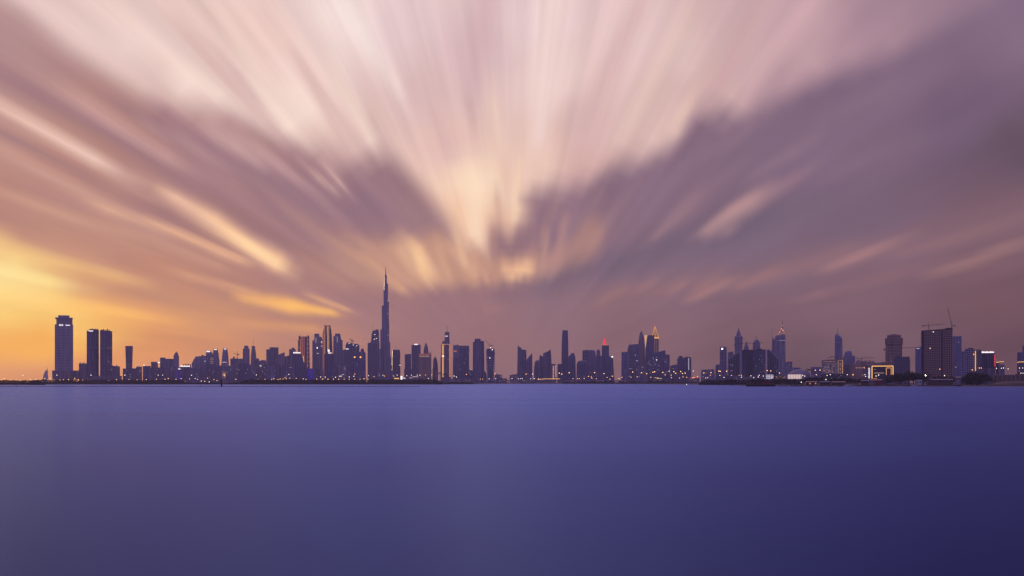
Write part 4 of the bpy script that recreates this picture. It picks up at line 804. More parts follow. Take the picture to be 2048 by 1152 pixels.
# --- right cluster
t = tower('office_tower', 'tall tower with shouldered pointed cap behind the stepped apartment blocks', 'the pointed-cap tower', 5000, [(757,1469.8,1484.4),(688,1470,1484.2),(673.4,1469.8,1484.6),(671.4,1471.4,1482.6),(668.8,1473,1481),(662,1475.4,1478.8),(656,1476.9,1477.5)], 'stone_lilac', D=32, plan='chamfer', bands=11, fins=6)
t.box('ledge', 1469.4, 1484.8, 674, 672.8, 'trim_light', -1.4, 33)
t = tower('office_tower', 'small pyramid-topped tower between the pointed-cap tower and the domed one', 'the small pyramid-topped tower', 5300, [(757,1487.6,1497.8),(695,1488,1497.4),(692,1489.2,1496.2),(687,1491,1494.6),(682.4,1492.7,1493.1)], 'glass_slate', D=24, bands=12)
t = tower('office_tower', 'domed tower with short mast behind the long grid block', 'the domed tower', 5200, [(757,1506,1520),(687,1506.4,1519.6),(684,1507.4,1518.6),(680.4,1509.4,1516.4),(679,1511.4,1514.6)], 'glass_blue', D=30, plan='chamfer', bands=11, fins=6)
t.mast(1513, 679.4, 671.6, 1.3, d=15); t.box('ledge', 1506, 1520, 686.4, 685.2, 'trim_light', -1.2, 31)
t = tower('office_tower', 'slim blade tower with needle left of the blade-topped tower', 'the slim blade tower', 5600, [(757,1543,1552),(692,1543.6,1551),((678,682),1545,1550.6),((674,679),1545.4,1548.6)], 'glass_violet', D=30, bands=16)
t.mast(1544.2, 700, 657.6, 1.2, 'needle', d=10)
t = tower('office_tower', 'tall blade-topped tower with gold-lit lattice triangle and needle spire', 'the blade-topped tower', 5200, [(757,1549.4,1571),(676,1549.8,1570.4),((672,672),1551.6,1570.2),((669.6,668),1555,1570)], 'stone_lilac', D=40, bands=26, fins=8)
t.strip([(1555.6,669.4),(1563.6,657),(1569.6,668.4),(1555.6,669.4)], .5, 'strip_amber', 'lattice_triangle', 6); t.strip([(1558.6,668.8),(1563.6,660),(1567,668.6)], .4, 'trim_light', 'lattice_brace', 7)
for x, y in ((1564.4,651),(1559.4,664.4),(1566.4,660.4),(1562.6,657.6)): t.box('crown_light', x - .4, x + .4, y + .4, y - .4, 'lamp_warm', 4, 5)
t.mast(1565, 657, 638, 1.6, 'spire', d=10); t.box('observation_band', 1551, 1570.6, 681.4, 680.4, 'trim_light', -1.6, .4)
for k in range(4): t.box('band_light', 1559 + k*3, 1559.7 + k*3, 681.2, 680.6, 'sign_white', -2.2, -1.6)
# stepped apartment blocks in front
def stepped(lab, desc, x0, x1, tops, Y, mirrored):
    t = Thing('apartment_building', lab, 'building', Y, (x0 + x1) / 2); TOWERS.append((x0, x1, desc)); n = len(tops); w = (x1 - x0) / n
    for k, y in enumerate(tops):
        t.body([(762, x0 + w*k + .02, x0 + w*(k+1) - .02), (y, x0 + w*k + .02, x0 + w*(k+1) - .02)], 'dark_concrete', 'wall_step', D=22 + k % 2, plan='rect')
        t.box('roof_edge', x0 + w*k, x0 + w*(k+1), y + .4, y - .9, 'white_render', -1.6, 6)
        t.lattice(x0 + w*k + .2, x0 + w*(k+1) - .2, 760, y + 1.5, 2, int((760 - y) / 3.2), 'trim_mid', .55, .5, -1.0, 1.4)
    t.lit(10, x0 + 1, x1 - 1, 756, max(tops) + 2, 'window_cool', 2.0, 3)
    return t
t = stepped('left dark apartment block whose pale roof steps climb to the right', 'the left stepped block', 1457.6, 1479, (716.6, 713.4, 710, 707, 705), 3300, False)
t = Thing('apartment_building', 'near-black plain block in the middle of the stepped apartment blocks', 'building', 3250, 1495); TOWERS.append((1484, 1506, 'the near-black block'))
t.body([(762,1484.4,1506),((701,700),1484.4,1506)], 'dark_concrete', D=30, bands=14, trim='trim_dark'); t.box('roof_edge', 1484, 1506.4, 701, 699.6, 'trim_dark', -1, 6)
t.box('light_fin', 1480.2, 1481.6, 760, 699.6, 'trim_light', -1.5, 3); t.box('light_fin', 1482.8, 1484, 760, 699, 'trim_light', -1.5, 3)
t = Thing('apartment_building', 'long dark grid block with pale fin columns at its right end', 'building', 3250, 1520); TOWERS.append((1506, 1535, 'the long grid block'))
t.body([(762,1506,1530.6),((700.6,698.8),1506,1530.6)], 'dark_concrete', D=30); t.lattice(1506.3, 1530.2, 760, 702, 10, 18, 'trim_mid', .6, .7, -1.0, 1.4); t.box('fin_column', 1530.8, 1532.4, 760, 699, 'trim_light', -2, 4); t.box('fin_column', 1533.2, 1534.6, 760, 699.6, 'trim_light', -2, 4)
t.lit(16, 1507, 1530, 756, 704, 'window_cool', 1.8, 6); t.box('roof_plant', 1514, 1524, 699.4, 697.2, 'trim_dark', 8, 18)
t = stepped('right dark apartment block whose roof steps fall away to the right', 'the right stepped block', 1534.8, 1556.8, (699.6, 702.4, 707, 711.6, 716.6), 3300, True)
t.box('roof_plant', 1536, 1541, 699.6, 698.2, 'trim_brown', 4, 12)

# --- arena dome, lit halls, hotel
t = Thing('arena', 'shallow grey dome roof over a brightly lit low hall', 'building', 3300, 1598); TOWERS.append((1576, 1621, 'the dome'))
rr = []
for y, w in ((764,22),(748,21.6),(744.6,19),(741,13.8),(739,8),(738.2,1)):
    z = t.z(y); rr.append([(t.x(1599) + w * t.sx * math.cos(2*math.pi*k/24), 40 + w * t.sx * .8 * math.sin(2*math.pi*k/24), z) for k in range(24)])
m = MB(); m.loft(rr); m.build('dome', 'trim_mid', t.root, smooth=False)
t.box('lit_hall', 1575.4, 1603, 757.6, 749, 'hall_light', -24, -4); t.box('hall_roof', 1575, 1604, 749, 748.2, 'trim_mid', -25, -3)
for k in range(6): t.box('hall_pier', 1576 + k*5, 1576.6 + k*5, 757.6, 749, 'trim_light', -25, -24)
t = Thing('pavilion_building', 'small lilac-lit kiosk hall before the right stepped block', 'building', 2700, 1540); TOWERS.append((1532, 1547, 'the lilac kiosk'))
t.body([(765,1532.4,1546.4),(749.6,1532.6,1546.2)], 'white_render', D=10); t.lattice(1532.8, 1546, 757, 750, 5, 3, 'sign_soft', .35, .35, -.4, .3, 'lit_glazing'); t.box('lit_entry', 1543, 1545.4, 758, 754, 'hall_light', -.7, -.3)
t = Thing('tent_hall', 'tan tent roof hall with strings of lights beside the lilac kiosk', 'building', 2750, 1560); TOWERS.append((1549, 1573, 'the tent hall'))
t.body([(766,1549,1573),(756,1549,1573),(752.6,1552,1570),(750.2,1557,1564)], 'sand', D=16); t.lit(12, 1550, 1572, 757, 752.4, 'window_warm', 1.4, 4, 'string_lights', -1.2)
t = Thing('warehouse', 'long low pale wall building left of the lilac kiosk', 'building', 2750, 1466); TOWERS.append((1434, 1493, 'the long low pale building'))
t.body([(766,1434.4,1491),((752,751.6),1434.4,1491)], 'stone_mauve', D=20); t.box('roof_edge', 1434, 1491.4, 752.4, 751, 'trim_mid', -.6, 4); t.body([(766,1490,1530),(753,1491,1529)], 'stone_mauve', 'annex', D=16)
t = Thing('hotel_building', 'hotel of two lit faces with rows of glowing windows and curved roof', 'building', 3100, 1666); TOWERS.append((1643, 1688, 'the lit-window hotel'))
t.body([(760,1643.2,1673.6),((720,718.4),1643.2,1673.6)], 'stone_brown', D=30); t.body([(760,1673.8,1688),((716.4,715),1673.8,1688)], 'stone_brown', 'right_wing', D=26)
t.lattice(1646.4, 1670, 747, 726.4, 16, 9, 'white_render', .55, .9, -1.2, 1.2); t.lattice(1644, 1671, 726, 720.8, 14, 2, 'trim_brown', .6, .8, -1.2, 1.2)
t.box('frame_pier', 1643.2, 1645.4, 748, 726, 'white_render', -2, 1); t.box('frame_pier', 1670.2, 1673.4, 748, 726, 'white_render', -2, 1); t.box('frame_beam', 1643.2, 1673.4, 728.2, 726.4, 'white_render', -2.2, 1)
m = MB()
for i in range(10): m.box(t.x(1646.6 + i*2.45), t.x(1648 + i*2.45), -1.0, -.5, t.z(723.8), t.z(722.6))
m.build('lit_windows', 'window_dim', t.root, 'stuff')
t.lit(90, 1647, 1669, 746, 728, 'window_dim', 2.2, 4)  # lit windows packed extra densely, in place of floodlighting on the front
for i, x in enumerate((1676.2, 1680.4, 1684.8)):
    for k in range(9):
        if i == 1 and k % 3 == 1: continue
        t.box('lit_window', x - (.55 if i == 2 else .45), x + (.55 if i == 2 else .45), 722 + k*3.05, 720.7 + k*3.05, 'strip_gold' if i == 2 else 'window_warm', -1, -.4)
m = MB(); m.loft([[(t.x(x), 2, t.z(y)), (t.x(x), 26, t.z(y)), (t.x(x), 26, t.z(y) + 1.4), (t.x(x), 2, t.z(y) + 1.4)] for x, y in ((1655,717.6),(1659,714.8),(1665,713.6),(1671,715),(1676,716.6))]); m.build('curved_roof', 'trim_dark', t.root)
t.box('podium', 1642, 1690, 762, 748, 'dark_concrete', -8, 10); t.lit(6, 1644, 1688, 757, 750, 'window_cool', 1.6, 3, 'podium_lights', -8.6)
t = tower('office_tower', 'tall bluish tower with curved cut top and twin fins round a needle', 'the tall fin-topped tower', 4600, [(757,1669.4,1685),(685,1670,1684.4),(676,1670,1683.4),((670,674),1670.2,1682),((668.6,671.4),1671,1679.6)], 'glass_blue', D=32, bands=14, fins=6)
t.mast(1675.4, 672, 654.6, 1.1, 'needle', d=10); t.box('fin', 1672.6, 1673.6, 671, 665, 'trim_mid', 8, 16); t.box('fin', 1677.2, 1678.2, 671, 665.6, 'trim_mid', 8, 16); t.strip([(1670.4,685.6),(1683,685.6)], .4, 'trim_light', 'refuge_floor')
t = Thing('sign_building', 'narrow violet building with an upright lit sign beside the gold frame', 'building', 2900, 1735); TOWERS.append((1731, 1741, 'the upright-sign building'))
t.body([(764,1730.6,1740.8),((731,732),1731,1740.4)], 'glass_violet', D=14, fins=5)
for k in range(8):
    m = MB(); y = 736 + k * 2.65; m.box(t.x(1736.8), t.x(1739.8), -1.6, -1.2, t.z(y + 1.7), t.z(y + 1.1)); m.box(t.x(1736.8), t.x(1739.8), -1.6, -1.2, t.z(y + .5), t.z(y)); m.box(t.x(1736.8 + (k % 3)), t.x(1737.6 + (k % 3)), -1.6, -1.2, t.z(y + 1.1), t.z(y + .5)); m.build('sign_glyph', 'sign_white', t.root)
t = Thing('showroom', 'dark building outlined by a glowing gold frame with a smaller frame inside', 'building', 2600, 1765); TOWERS.append((1743, 1787, 'the gold frame'))
t.body([(766,1743.6,1786.4),((731.4,731.4),1743.6,1786.4)], 'dark_concrete', D=24); t.lattice(1746, 1770, 758, 734, 6, 5, 'trim_dark', .3, .3, -.6, .6)
t.strip([(1744,757.4),(1744,732.2),(1786,732.2),(1786,751)], .85, 'strip_gold', 'outer_light_frame', -1.6); t.strip([(1772.6,750),(1772.6,735.8),(1782.4,735.8),(1782.4,750)], .6, 'strip_pale', 'inner_light_frame', -1.4)
t.box('lit_band', 1748, 1768, 746.6, 745.4, 'window_dim', -1, -.5); t.box('lit_entry', 1747, 1754, 757.6, 756.4, 'strip_amber', -1, -.5); t.box('sign', 1747.6, 1752, 739, 738.4, 'window_dim', -1, -.5)
for x, y in ((1757.2,750),(1752.2,752)): t.box('facade_lamp', x - .8, x + .8, y + .6, y - .6, 'lamp_white', -2, -1)
t = tower('construction_tower', 'dark brown tower with flared square crown and low pitched roof', 'the brown flared tower', 3300, [(760,1771.6,1804),(691,1771.6,1804),(688,1770.2,1805.4),(677.6,1770.2,1805.6),(677.6,1774.6,1801.6),(671.4,1774.6,1801.6),(670.6,1773.6,1802.6),(667.6,1786,1790)], 'stone_umber', D=30, bands=10, fins=10, trim='trim_brown')
for x in (1770.4, 1802): t.box('crown_turret', x, x + 3.2, 689, 676, 'stone_umber', -2, 4)
t.lit(6, 1772, 1790, 735, 716, 'window_warm', 1.8); t.box('hoist_platform', 1767.6, 1771.6, 698.8, 697, 'steel', 0, 4)
t = tower('construction_block', 'dark unfinished block with open floors before the brown flared tower', 'the dark open-floored block', 2800, [(764,1786.4,1819.4),((714.4,713),1786.8,1819)], 'dark_concrete', cat='building', D=28)
t.lattice(1787, 1818.6, 760, 715, 11, 14, 'trim_mid', .5, .6, -1.0, 1.4); t.box('roof_plant', 1793, 1800, 713.8, 711.8, 'trim_dark', 6, 14); t.box('floor_edges', 1819, 1820.4, 756, 718, 'trim_mid', 2, 10)
t = Thing('construction_tower', 'big brown unfinished slab tower with open grid floors and roof cranes', 'tower', 2500, 1873); TOWERS.append((1841, 1905, 'the big unfinished slab'))
t.body([(766,1842.4,1882),((660.6,658.4),1842.4,1882)], 'open_floor', D=34, plan='rect'); t.body([(766,1882.4,1905),((658.6,656),1882.4,1905)], 'open_floor', 'right_wall', D=28)
t.lattice(1848.4, 1880.6, 758, 662, 15, 34, 'trim_brown', .9, .8, -1.0, 1.2); t.lattice(1844, 1847.8, 758, 662, 2, 34, 'trim_dark', .5, .9, -1.6, 1.6, 'balcony_stack'); t.lattice(1886.4, 1904.6, 758, 661, 6, 34, 'trim_brown', .9, .4, -1.6, 1.8, 'rib_grid')
m = MB()
for k in range(32): m.box(t.x(1881.4), t.x(1885.6), -1.4, .4, t.z(757 - k*3), t.z(755.6 - k*3))
m.build('stair_openings', 'trim_dark', t.root, 'stuff')
m = MB()
for k in range(30): m.box(t.x(1840.6 + (k % 2)*.5), t.x(1843), .5, 9, t.z(752 - k*3), t.z(751.2 - k*3))
m.build('slab_ends', 'trim_mid', t.root, 'stuff'); t.box('shear_wall', 1891, 1905, 661, 656, 'dark_concrete', 4, 20)
for x, y, s_ in ((1860.4,696.4,.5),(1866.6,663.6,.6),(1850,748,.4)): t.box('site_light', x - s_, x + s_, y + s_, y - s_, 'lamp_white', -2.4, -1.6)
t = Thing('hotel_building', 'pale block of square windows with one upright gold light strip', 'building', 2450, 1942); TOWERS.append((1922, 1962, 'the square-window block'))
for nm, a, b, y, nx, nz in (('wall',1922.4,1929.6,702.4,2,10),('middle_wall',1929.8,1947.8,697.4,6,12),('right_wall',1950.2,1962,699.6,4,14)):
    t.body([(766,a,b),(y,a,b)], 'dark_concrete', nm, D=24 + nx); t.lattice(a + .2, b - .2, 752, y + 1, nx, nz, 'trim_mid' if nm == 'right_wall' else 'trim_light', .9 if nm != 'right_wall' else .4, 1.3 if nm != 'right_wall' else .9, -.9, 1.2)
t.body([(766,1947.9,1950.1),(699,1947.9,1950.1)], 'stone_mauve', 'pier', D=26); t.strip([(1951,702),(1951,742)], .65, 'strip_gold', d=-2.2); t.box('roof_plant', 1936, 1947, 698, 695.8, 'trim_dark', 6, 16)
t.box('facade_lamp', 1946.6, 1948.4, 709.4, 708.4, 'lamp_orange', -2, -1)
t = Thing('office_building', 'dark block with a bright white roof sign and red-lit right edge', 'building', 2500, 1976); TOWERS.append((1962, 1991, 'the block with white roof sign'))
t.body([(766,1962.4,1990.6),(706,1962.4,1990.6)], 'stone_mauve', D=24); t.lattice(1963, 1989.6, 735, 708, 9, 7, 'trim_dark', .9, 1.2, -.8, 1.2)
for k in range(9): t.box('sign_letter', 1963.6 + k*2.75, 1966 + k*2.75, 705.6, 702.8 + (k % 3)*.35, 'sign_white', -1.4, -.6)
for k in range(6): t.box('red_light', 1988.4, 1990.4, 712 + k*4, 709.6 + k*4, 'crown_red', -1.4, -.6)
t = Thing('office_building', 'low corner block with a gold roof line right of the white roof sign', 'building', 2500, 2000); TOWERS.append((1991, 2009, 'the gold roof-line block'))
t.body([(766,1991.4,2000),(725,1991.4,2000)], 'stone_mauve', D=18); t.body([(766,2000.2,2010),(729,2000.2,2009)], 'stone_lilac', 'side_wall', D=14); t.strip([(1992,724.4),(1998.6,724.4)], .55, 'strip_gold'); t.strip([(1998.8,723.4),(2008,723.4)], .5, 'strip_gold')
t = Thing('office_building', 'stepped tower cut by the right picture edge with a gold line across it', 'building', 2600, 2050); TOWERS.append((2034, 2060, 'the tower at the right edge'))
t.body([(766,2034.4,2068),(724.4,2034.4,2068)], 'stone_mauve', D=24, bands=9, fins=9); t.body([(724,2034.8,2068),(704.6,2034.8,2068),(704.6,2045,2068),(691,2045,2068)], 'glass_blue', 'upper_tower', D=22, base=False, fins=8); t.strip([(2034.6,725),(2038,723.8),(2068,723.4)], .6, 'strip_gold'); t.mast(2045, 692, 688, .3)
t.lit(5, 2036, 2052, 755, 730, 'window_warm', 1.6)

# ------------------------------------------------------------------ cranes
def crane(label, Y, x, y0, ytop, jib, counter, luff=None, d=10.0):
    """mast at column x from row y0 up to ytop; jib: end (x, y); counter: end (x, y)"""
    t = Thing('tower_crane', label, 'crane', Y, x)
    t.root.location.z = px_z(y0, Y) - 1.0; t.z0 = t.root.location.z; k = max(1.0, Y / 2600.0)
    def truss(name, a, b, w, r, n):
        m = MB(); a, b = Vector(a), Vector(b); e = (b - a); up = Vector((0, 1, 0)); s2 = e.normalized().cross(up).normalized() * w / 2; o = up * w / 2
        for i in (-1, 1):
            for j in (-1, 1): m.bar(a + s2 * i + o * j, b + s2 * i + o * j, r)
        for i in range(n):
            p, q2 = a + e * i / n, a + e * (i + 1) / n; s_ = 1 if i % 2 else -1
            m.bar(p + s2 * s_ - o, q2 - s2 * s_ - o, r * .8); m.bar(p + s2 * s_ + o, q2 - s2 * s_ + o, r * .8)
        return m.build(name, 'steel', t.root)
    zt = t.z(ytop); P = (0, d, zt)
    truss('mast', (0, d, 0), P, 1.9 * k, .26 * k, max(3, int(zt / 4)))
    truss('jib', P, (t.x(jib[0]), d, t.z(jib[1])), 1.3 * k, .17 * k, 12)
    truss('counter_jib', P, (t.x(counter[0]), d, t.z(counter[1])), 1.3 * k, .2 * k, 4)
    m = MB(); c = (t.x(counter[0]), t.z(counter[1])); m.box(c[0] - 1.4 * k, c[0] + 1.4 * k, d - 1.2, d + 1.2, c[1] - 2.6 * k, c[1] - .3); m.build('counterweight', 'trim_dark', t.root)
    m = MB(); m.box(-1.4 * k, 1.4 * k, d - 2.6 * k, d - .9 * k, zt - 2.6 * k, zt + .2); m.build('cab', 'trim_mid', t.root)
    top = (0, d, zt + 7 * k); m = MB(); m.bar(P, top, .3 * k); m.bar(top, (t.x((jib[0] * 2 + x) / 3), d, t.z((jib[1] * 2 + ytop) / 3)), .1 * k); m.bar(top, (t.x(counter[0]), d, t.z(counter[1])), .1 * k); m.build('tie_bars', 'steel', t.root)
crane('flat-jib crane on the left of the big unfinished slab roof', 2500, 1857.4, 660, 650.4, (1886, 648.4), (1845.4, 650.8))
crane('luffing crane on the right of the big unfinished slab roof, jib raised steeply', 2500, 1903.6, 656.4, 651.2, (1895.2, 614), (1910, 650.6))
crane('crane with long level jib behind the brown flared tower', 3350, 1771.4, 760, 697.6, (1841, 694.4), (1767.4, 698.2), d=34)
crane('small crane above the brown block with lit window row', 3300, 1723.4, 728, 716.4, (1748, 715), (1712, 716), d=14)
crane('crane whose level jib crosses behind the pointed-cap tower', 4300, 1478.4, 757, 686.6, (1528, 685.4), (1468.6, 688.4), d=30)
crane('crane of two thin raised jibs on the round unfinished tower', 5200, 980.4, 697, 692.6, (970.6, 680), (984.8, 690.4))
crane('small crane on the unfinished block right of the tapered pair', 5400, 474.6, 717, 708.4, (467, 706.4), (477.6, 707.6))
crane('tiny crane on the jagged tower with site lights', 5500, 703.6, 688, 681, (697.6, 676.4), (706.6, 681))

# ------------------------------------------------------------------ bridge and road in the middle distance
t = Thing('bridge', 'long low bridge with a line of lamps across the middle distance', 'bridge', 4700, 1080, z=0)
m = MB(); m.box(t.x(890), t.x(1336), 0, 22, 12.5, 15); m.build('deck', 'stone_mauve', t.root)
m = MB(); m.box(t.x(890), t.x(1336), -.6, 0, 14.4, 16.2); m.build('parapet', 'trim_mid', t.root)
for k in range(16): m = MB(); x = t.x(900 + k*29); m.box(x - 2, x + 2, 3, 19, -.6, 12.5); m.build('pier', 'trim_mid', t.root)
t.strip([(1075,759),(1092,757.6),(1120,757.8)], .5, 'strip_gold', 'lit_parapet', -1.4)
m = MB()
for k in range(26): x = t.x(1018 + k*4.1); m.box(x - .8, x + .8, -1, -.7, 6.5, 7.6)
m.build('underside_lights', 'window_dim', t.root, 'stuff')
t = Thing('petrol_station', 'low flat canopy glowing yellow behind the mangrove right of the spire', 'building', 3900, 793, z=GZ)
m = MB(); m.box(t.x(788.4), t.x(798), 0, 14, t.z(758), t.z(756)); m.build('canopy', 'strip_gold', t.root)
m = MB(); m.box(t.x(788.6), t.x(797.8), .5, 13.5, t.z(756), t.z(755.4)); m.build('roof', 'trim_mid', t.root)
for x in (789, 797.4): t.box('pillar', x - .3, x + .3, 770, 758, 'trim_mid', 6, 7)
t = Thing('kiosk', 'small bright white shop front right of the yellow canopy', 'building', 3900, 806, z=GZ)
t.body([(766,800.6,816),(756.6,800.6,816)], 'trim_mid', D=8); t.box('lit_front', 801.2, 804.6, 759, 752, 'sign_white', -1, -.4); t.box('lit_front', 805, 811, 757.6, 755.2, 'hall_light', -1, -.4)
t = Thing('shop_row', 'low row of lit shop fronts below the white-capped slab', 'building', 4100, 830, z=GZ); t.body([(766,818,846),(755.4,818,846)], 'stone_mauve', D=12)
for k in range(6): t.box('shop_front', 819 + k*3, 821.2 + k*3, 756.4 - (k > 1) * 2.2, 755.2 - (k > 1) * 2.4, 'hall_light', -1, -.4)
t = Thing('lit_billboard', 'tilted white lit billboard low right of the gold crowned tower', 'sign', 4000, 682); t.box('board', 677.6, 683.6, 753.6, 751.4, 'window_warm', 0, 1); t.box('board', 683.2, 688.4, 749.6, 748.6, 'sign_soft', 0, 1); t.box('post', 680.4, 680.9, 766, 753.6, 'steel', .2, .8); t.box('post', 685.6, 686, 766, 749.6, 'steel', .2, .8)
low = [(1236,1262,761,'stone_mauve','long low shed left of'),(1296,1330,759,'dark_concrete','low dark embankment hall before'),(1376,1399,756,'stone_mauve','red-lit low flyover shed right of'),(992,1014,757,'stone_mauve','hazy low shed right of'),(1126,1152,761,'stone_mauve','low shed under'),(170,244,752,'stone_mauve','long podium deck under'),(500,540,757,'stone_mauve','low podium before'),(900,960,758,'stone_mauve','low quay shed right of'),(1040,1072,760,'stone_mauve','low shed before'),(1180,1228,761,'dark_concrete','low tree-lined hall under')]
for i, (a, b, y, mt, ph) in enumerate(low):
    t = Thing('low_building', f'{ph} {near((a + b) / 2)}', 'building', 4600 - 40 * i, (a + b) / 2); t.body([(768,a,b),((y, y + .6),a,b)], mt, D=18); t.box('roof_edge', a - .3, b + .3, y + .9, y - .3, 'trim_mid', -1, 3)
    t.lit(5, a + 2, b - 2, 762, y + 1, 'window_warm', 2, i)
    if i == 2: t.strip([(1379,y - .6),(1396,y - .2)], .35, 'crown_red', 'red_strip')
    if i == 1: t.strip([(1309,755.4),(1324,757.2)], .5, 'window_warm', 'lit_ramp')

# ------------------------------------------------------------------ lamps: each a pole and a glowing head
def lamp_mesh(kind):
    m = MB()
    if kind == 'pole': m.bar((0, 0, 0), (0, 0, 1), .012, .007, 6); m.box(-.05, .05, -.012, .012, .985, .997)
    else:
        rings = []
        for z, r in ((-1, .45), (-.6, .85), (0, 1), (.6, .85), (1, .45)): rings.append([(r * math.cos(2*math.pi*k/8), r * math.sin(2*math.pi*k/8), z) for k in range(8)])
        m.loft(rings)
    me = bpy.data.meshes.new('lamp_' + kind); me.from_pydata(m.v, [], m.f); me.update(); return me
POLE = lamp_mesh('pole'); POLE.materials.append(MATS['steel']); HEADS = {}
for k in ('lamp_warm', 'lamp_orange', 'lamp_white', 'lamp_flood'):
    HEADS[k] = lamp_mesh('head'); HEADS[k].materials.append(MATS[k])
LAMPS = []
def L(kind, size, Y, *pts):
    for x, y in pts: LAMPS.append((x, y, kind, size, Y))
L('lamp_white', 1.5, 3600, (46,750.5),(113.6,750.4),(182,750.4),(208.6,761),(217.6,761),(249.8,750.4),(316.4,750.2),(325.4,750.2),(383,750.4),(418.4,763.6),(641,754),(650.6,754),(671,754.4),(698.4,754),(707.6,752.4),(402.6,762),(512.8,750),(577.8,748.6))
L('lamp_warm', 1.4, 3700, (3,760),(8,757.4),(60,759.4),(89.6,757.4),(95,760),(100,757.6),(105.4,760.6),(137,759.2),(141,760.8),(149.6,756.4),(336.6,757),(362.4,757),(390.4,757),(415,756.4),(448.6,750.6),(471.6,758.4),(409.6,762.6),(365.6,762),(370,763))
L('lamp_warm', 1.15, 3800, (20,759.6),(33,760),(72,759),(80,759.8),(120,760),(127,759.4),(157,759.6),(165,760.2),(233,759.4),(258,758.6),(274,759.4),(292.6,759.2),(313,758.6),(330,758.4),(352,758.6),(379,757.6),(395,758.6),(428,759.4),(434,761))
L('lamp_warm', 1.3, 3900, (543.4,758.6),(547.4,757.4),(556,758.8),(560.4,758),(570,755.6),(572.6,757.4),(579.6,756.4),(592.4,756.8),(606.4,757.8),(612,758.4),(619.6,758.8),(633.4,758),(645,758.4),(656,758.4),(667,758.4),(677.6,758.4),(688.4,758.4),(698.4,758.6),(709.2,758.4),(720,758.6),(728,757.6),(736,758.4))
L('lamp_orange', 1.6, 4000, (748,753),(768.8,752.2),(709.6,748),(787.4,752.2),(851,750.2),(863.4,749.8),(566,758.2),(530,758.6))
L('lamp_white', 1.3, 4000, (737,751.4),(766,750.4),(794.4,750.2),(813.4,751.2),(823,750.4),(834.2,750),(840,750.4),(857,757))
L('lamp_warm', 1.0, 4690, *[(901.4 + k*4.55, 758.2) for k in range(15)])
L('lamp_white', 1.2, 4690, (978.4,757.6),(991.2,757.4),(1006,757.2),(1012.4,757.6),(1024,757.2),(1036.4,757.6),(1041,757.4),(1044.6,757),(1061.4,757.6),(1069,757),(1077,757.6))
L('lamp_orange', 2.0, 4300, (933,748.6),(990,747.6),(1052,748.2),(1225,752.4),(1177,752.6))
L('lamp_white', 1.6, 4300, (1065.4,748.2),(886,749.4),(908,752),(913,754),(1208,747.2),(1338.4,742.4),(1386.4,742))
L('lamp_warm', 2.0, 4200, (1118.6,746.2),(1123.6,748),(1138.4,745.4),(1189.4,745.2),(1265.4,744),(1283,745.6),(1293.6,747.4),(1306,744.4),(1309.4,743.6),(1325.6,744.8),(1347.6,743.2),(1351.4,746.6),(1361.2,743),(1365,747),(1370.4,746.2),(1407.6,746),(1422,745.4),(1437.6,742))
L('lamp_warm', 1.2, 4000, (1146,757.4),(1155.4,757),(1159,757.4),(1168.4,757.2),(1182.6,754),(1184,756.4),(1193,757.4),(1214,755),(1220,758.4),(1238,757),(1244,754.6),(1262,754.4),(1274.4,753.4),(1301.4,754.6),(1316,756.6),(1330.4,749.8),(1342.4,750.2),(1343,755.4),(1359,756),(1366,754),(1373.4,754.4),(1385.2,756.2),(1388,755.2),(1395,753),(1411.4,756),(1415.4,755.2),(1421,750.6))
L('lamp_warm', 2.0, 3000, (1440.4,742.8),(1453.4,742.4),(1439.6,750.8),(1463,751),(1478.4,751.2),(1482.8,751),(1534.4,741.2),(1541.6,741.8),(1559,746),(1630.6,740.4),(1640,740.2),(1706,749.4))
L('lamp_white', 1.5, 2700, (1448,754.6),(1502,751.6),(1507.6,755.2),(1518.4,750.4),(1516.6,754),(1526.4,752),(1483,754.4),(1605.6,750.6),(1609.4,752.2),(1632.4,749.4),(1654,751),(1660.6,749.4),(1694.6,749.4),(1730,749.4),(1731.4,753))
L('lamp_white', 2.0, 2000, (1816.6,751.6),(1834,751.6),(1889,751.2),(1602.6,764.4),(1652,759))
L('lamp_flood', 3.4, 2000, (1851.4,750.6))
L('lamp_orange', 2.2, 2300, (1879.6,738.2),(1944.4,739.8),(1958.6,736),(1962.4,736))
L('lamp_white', 1.5, 2300, (1993,736.6),(2003,736.4),(2007,736),(2016.2,737.6),(2038.8,736.2),(2045.4,736),(2042,746.4),(2046,746.4))
LAMPS = [l for l in LAMPS if 0 < l[0] < 2048]
COL = {'lamp_warm': 'amber', 'lamp_orange': 'orange', 'lamp_white': 'white', 'lamp_flood': 'dazzling white'}
bucket = {}
for l in sorted(LAMPS): bucket.setdefault((COL[l[2]], near(l[0])), []).append(l)
ORD = ['leftmost', 'second', 'third', 'fourth', 'fifth', 'sixth', 'seventh', 'eighth', 'ninth', 'tenth', 'eleventh', 'twelfth', 'thirteenth', 'fourteenth']
for (c, d), ls in bucket.items():
    for i, (x, y, kind, size, Y) in enumerate(ls):
        if len(ls) == 1: lab = f'only {c} street lamp below {d}'
        elif i == 0: lab = f'leftmost {c} street lamp below {d}'
        else: lab = f'{ORD[i]} {c} street lamp from left below {d}'
        z = px_z(y, Y) - GZ; h = max(z, 2.0); r = (.28 + size * .26) * Y / FPX
        o = link('street_lamp', None); o.location = (px_x(x, Y), Y, GZ); tag(o, lab, 'street lamp', f'{c} street lamps of the city')
        p = link('pole', POLE, o); p.scale = (14, 14, h)
        hd = link('lamp_head', HEADS[kind], o); hd.location = (0, 0, h); hd.scale = (r, r, r * .9)

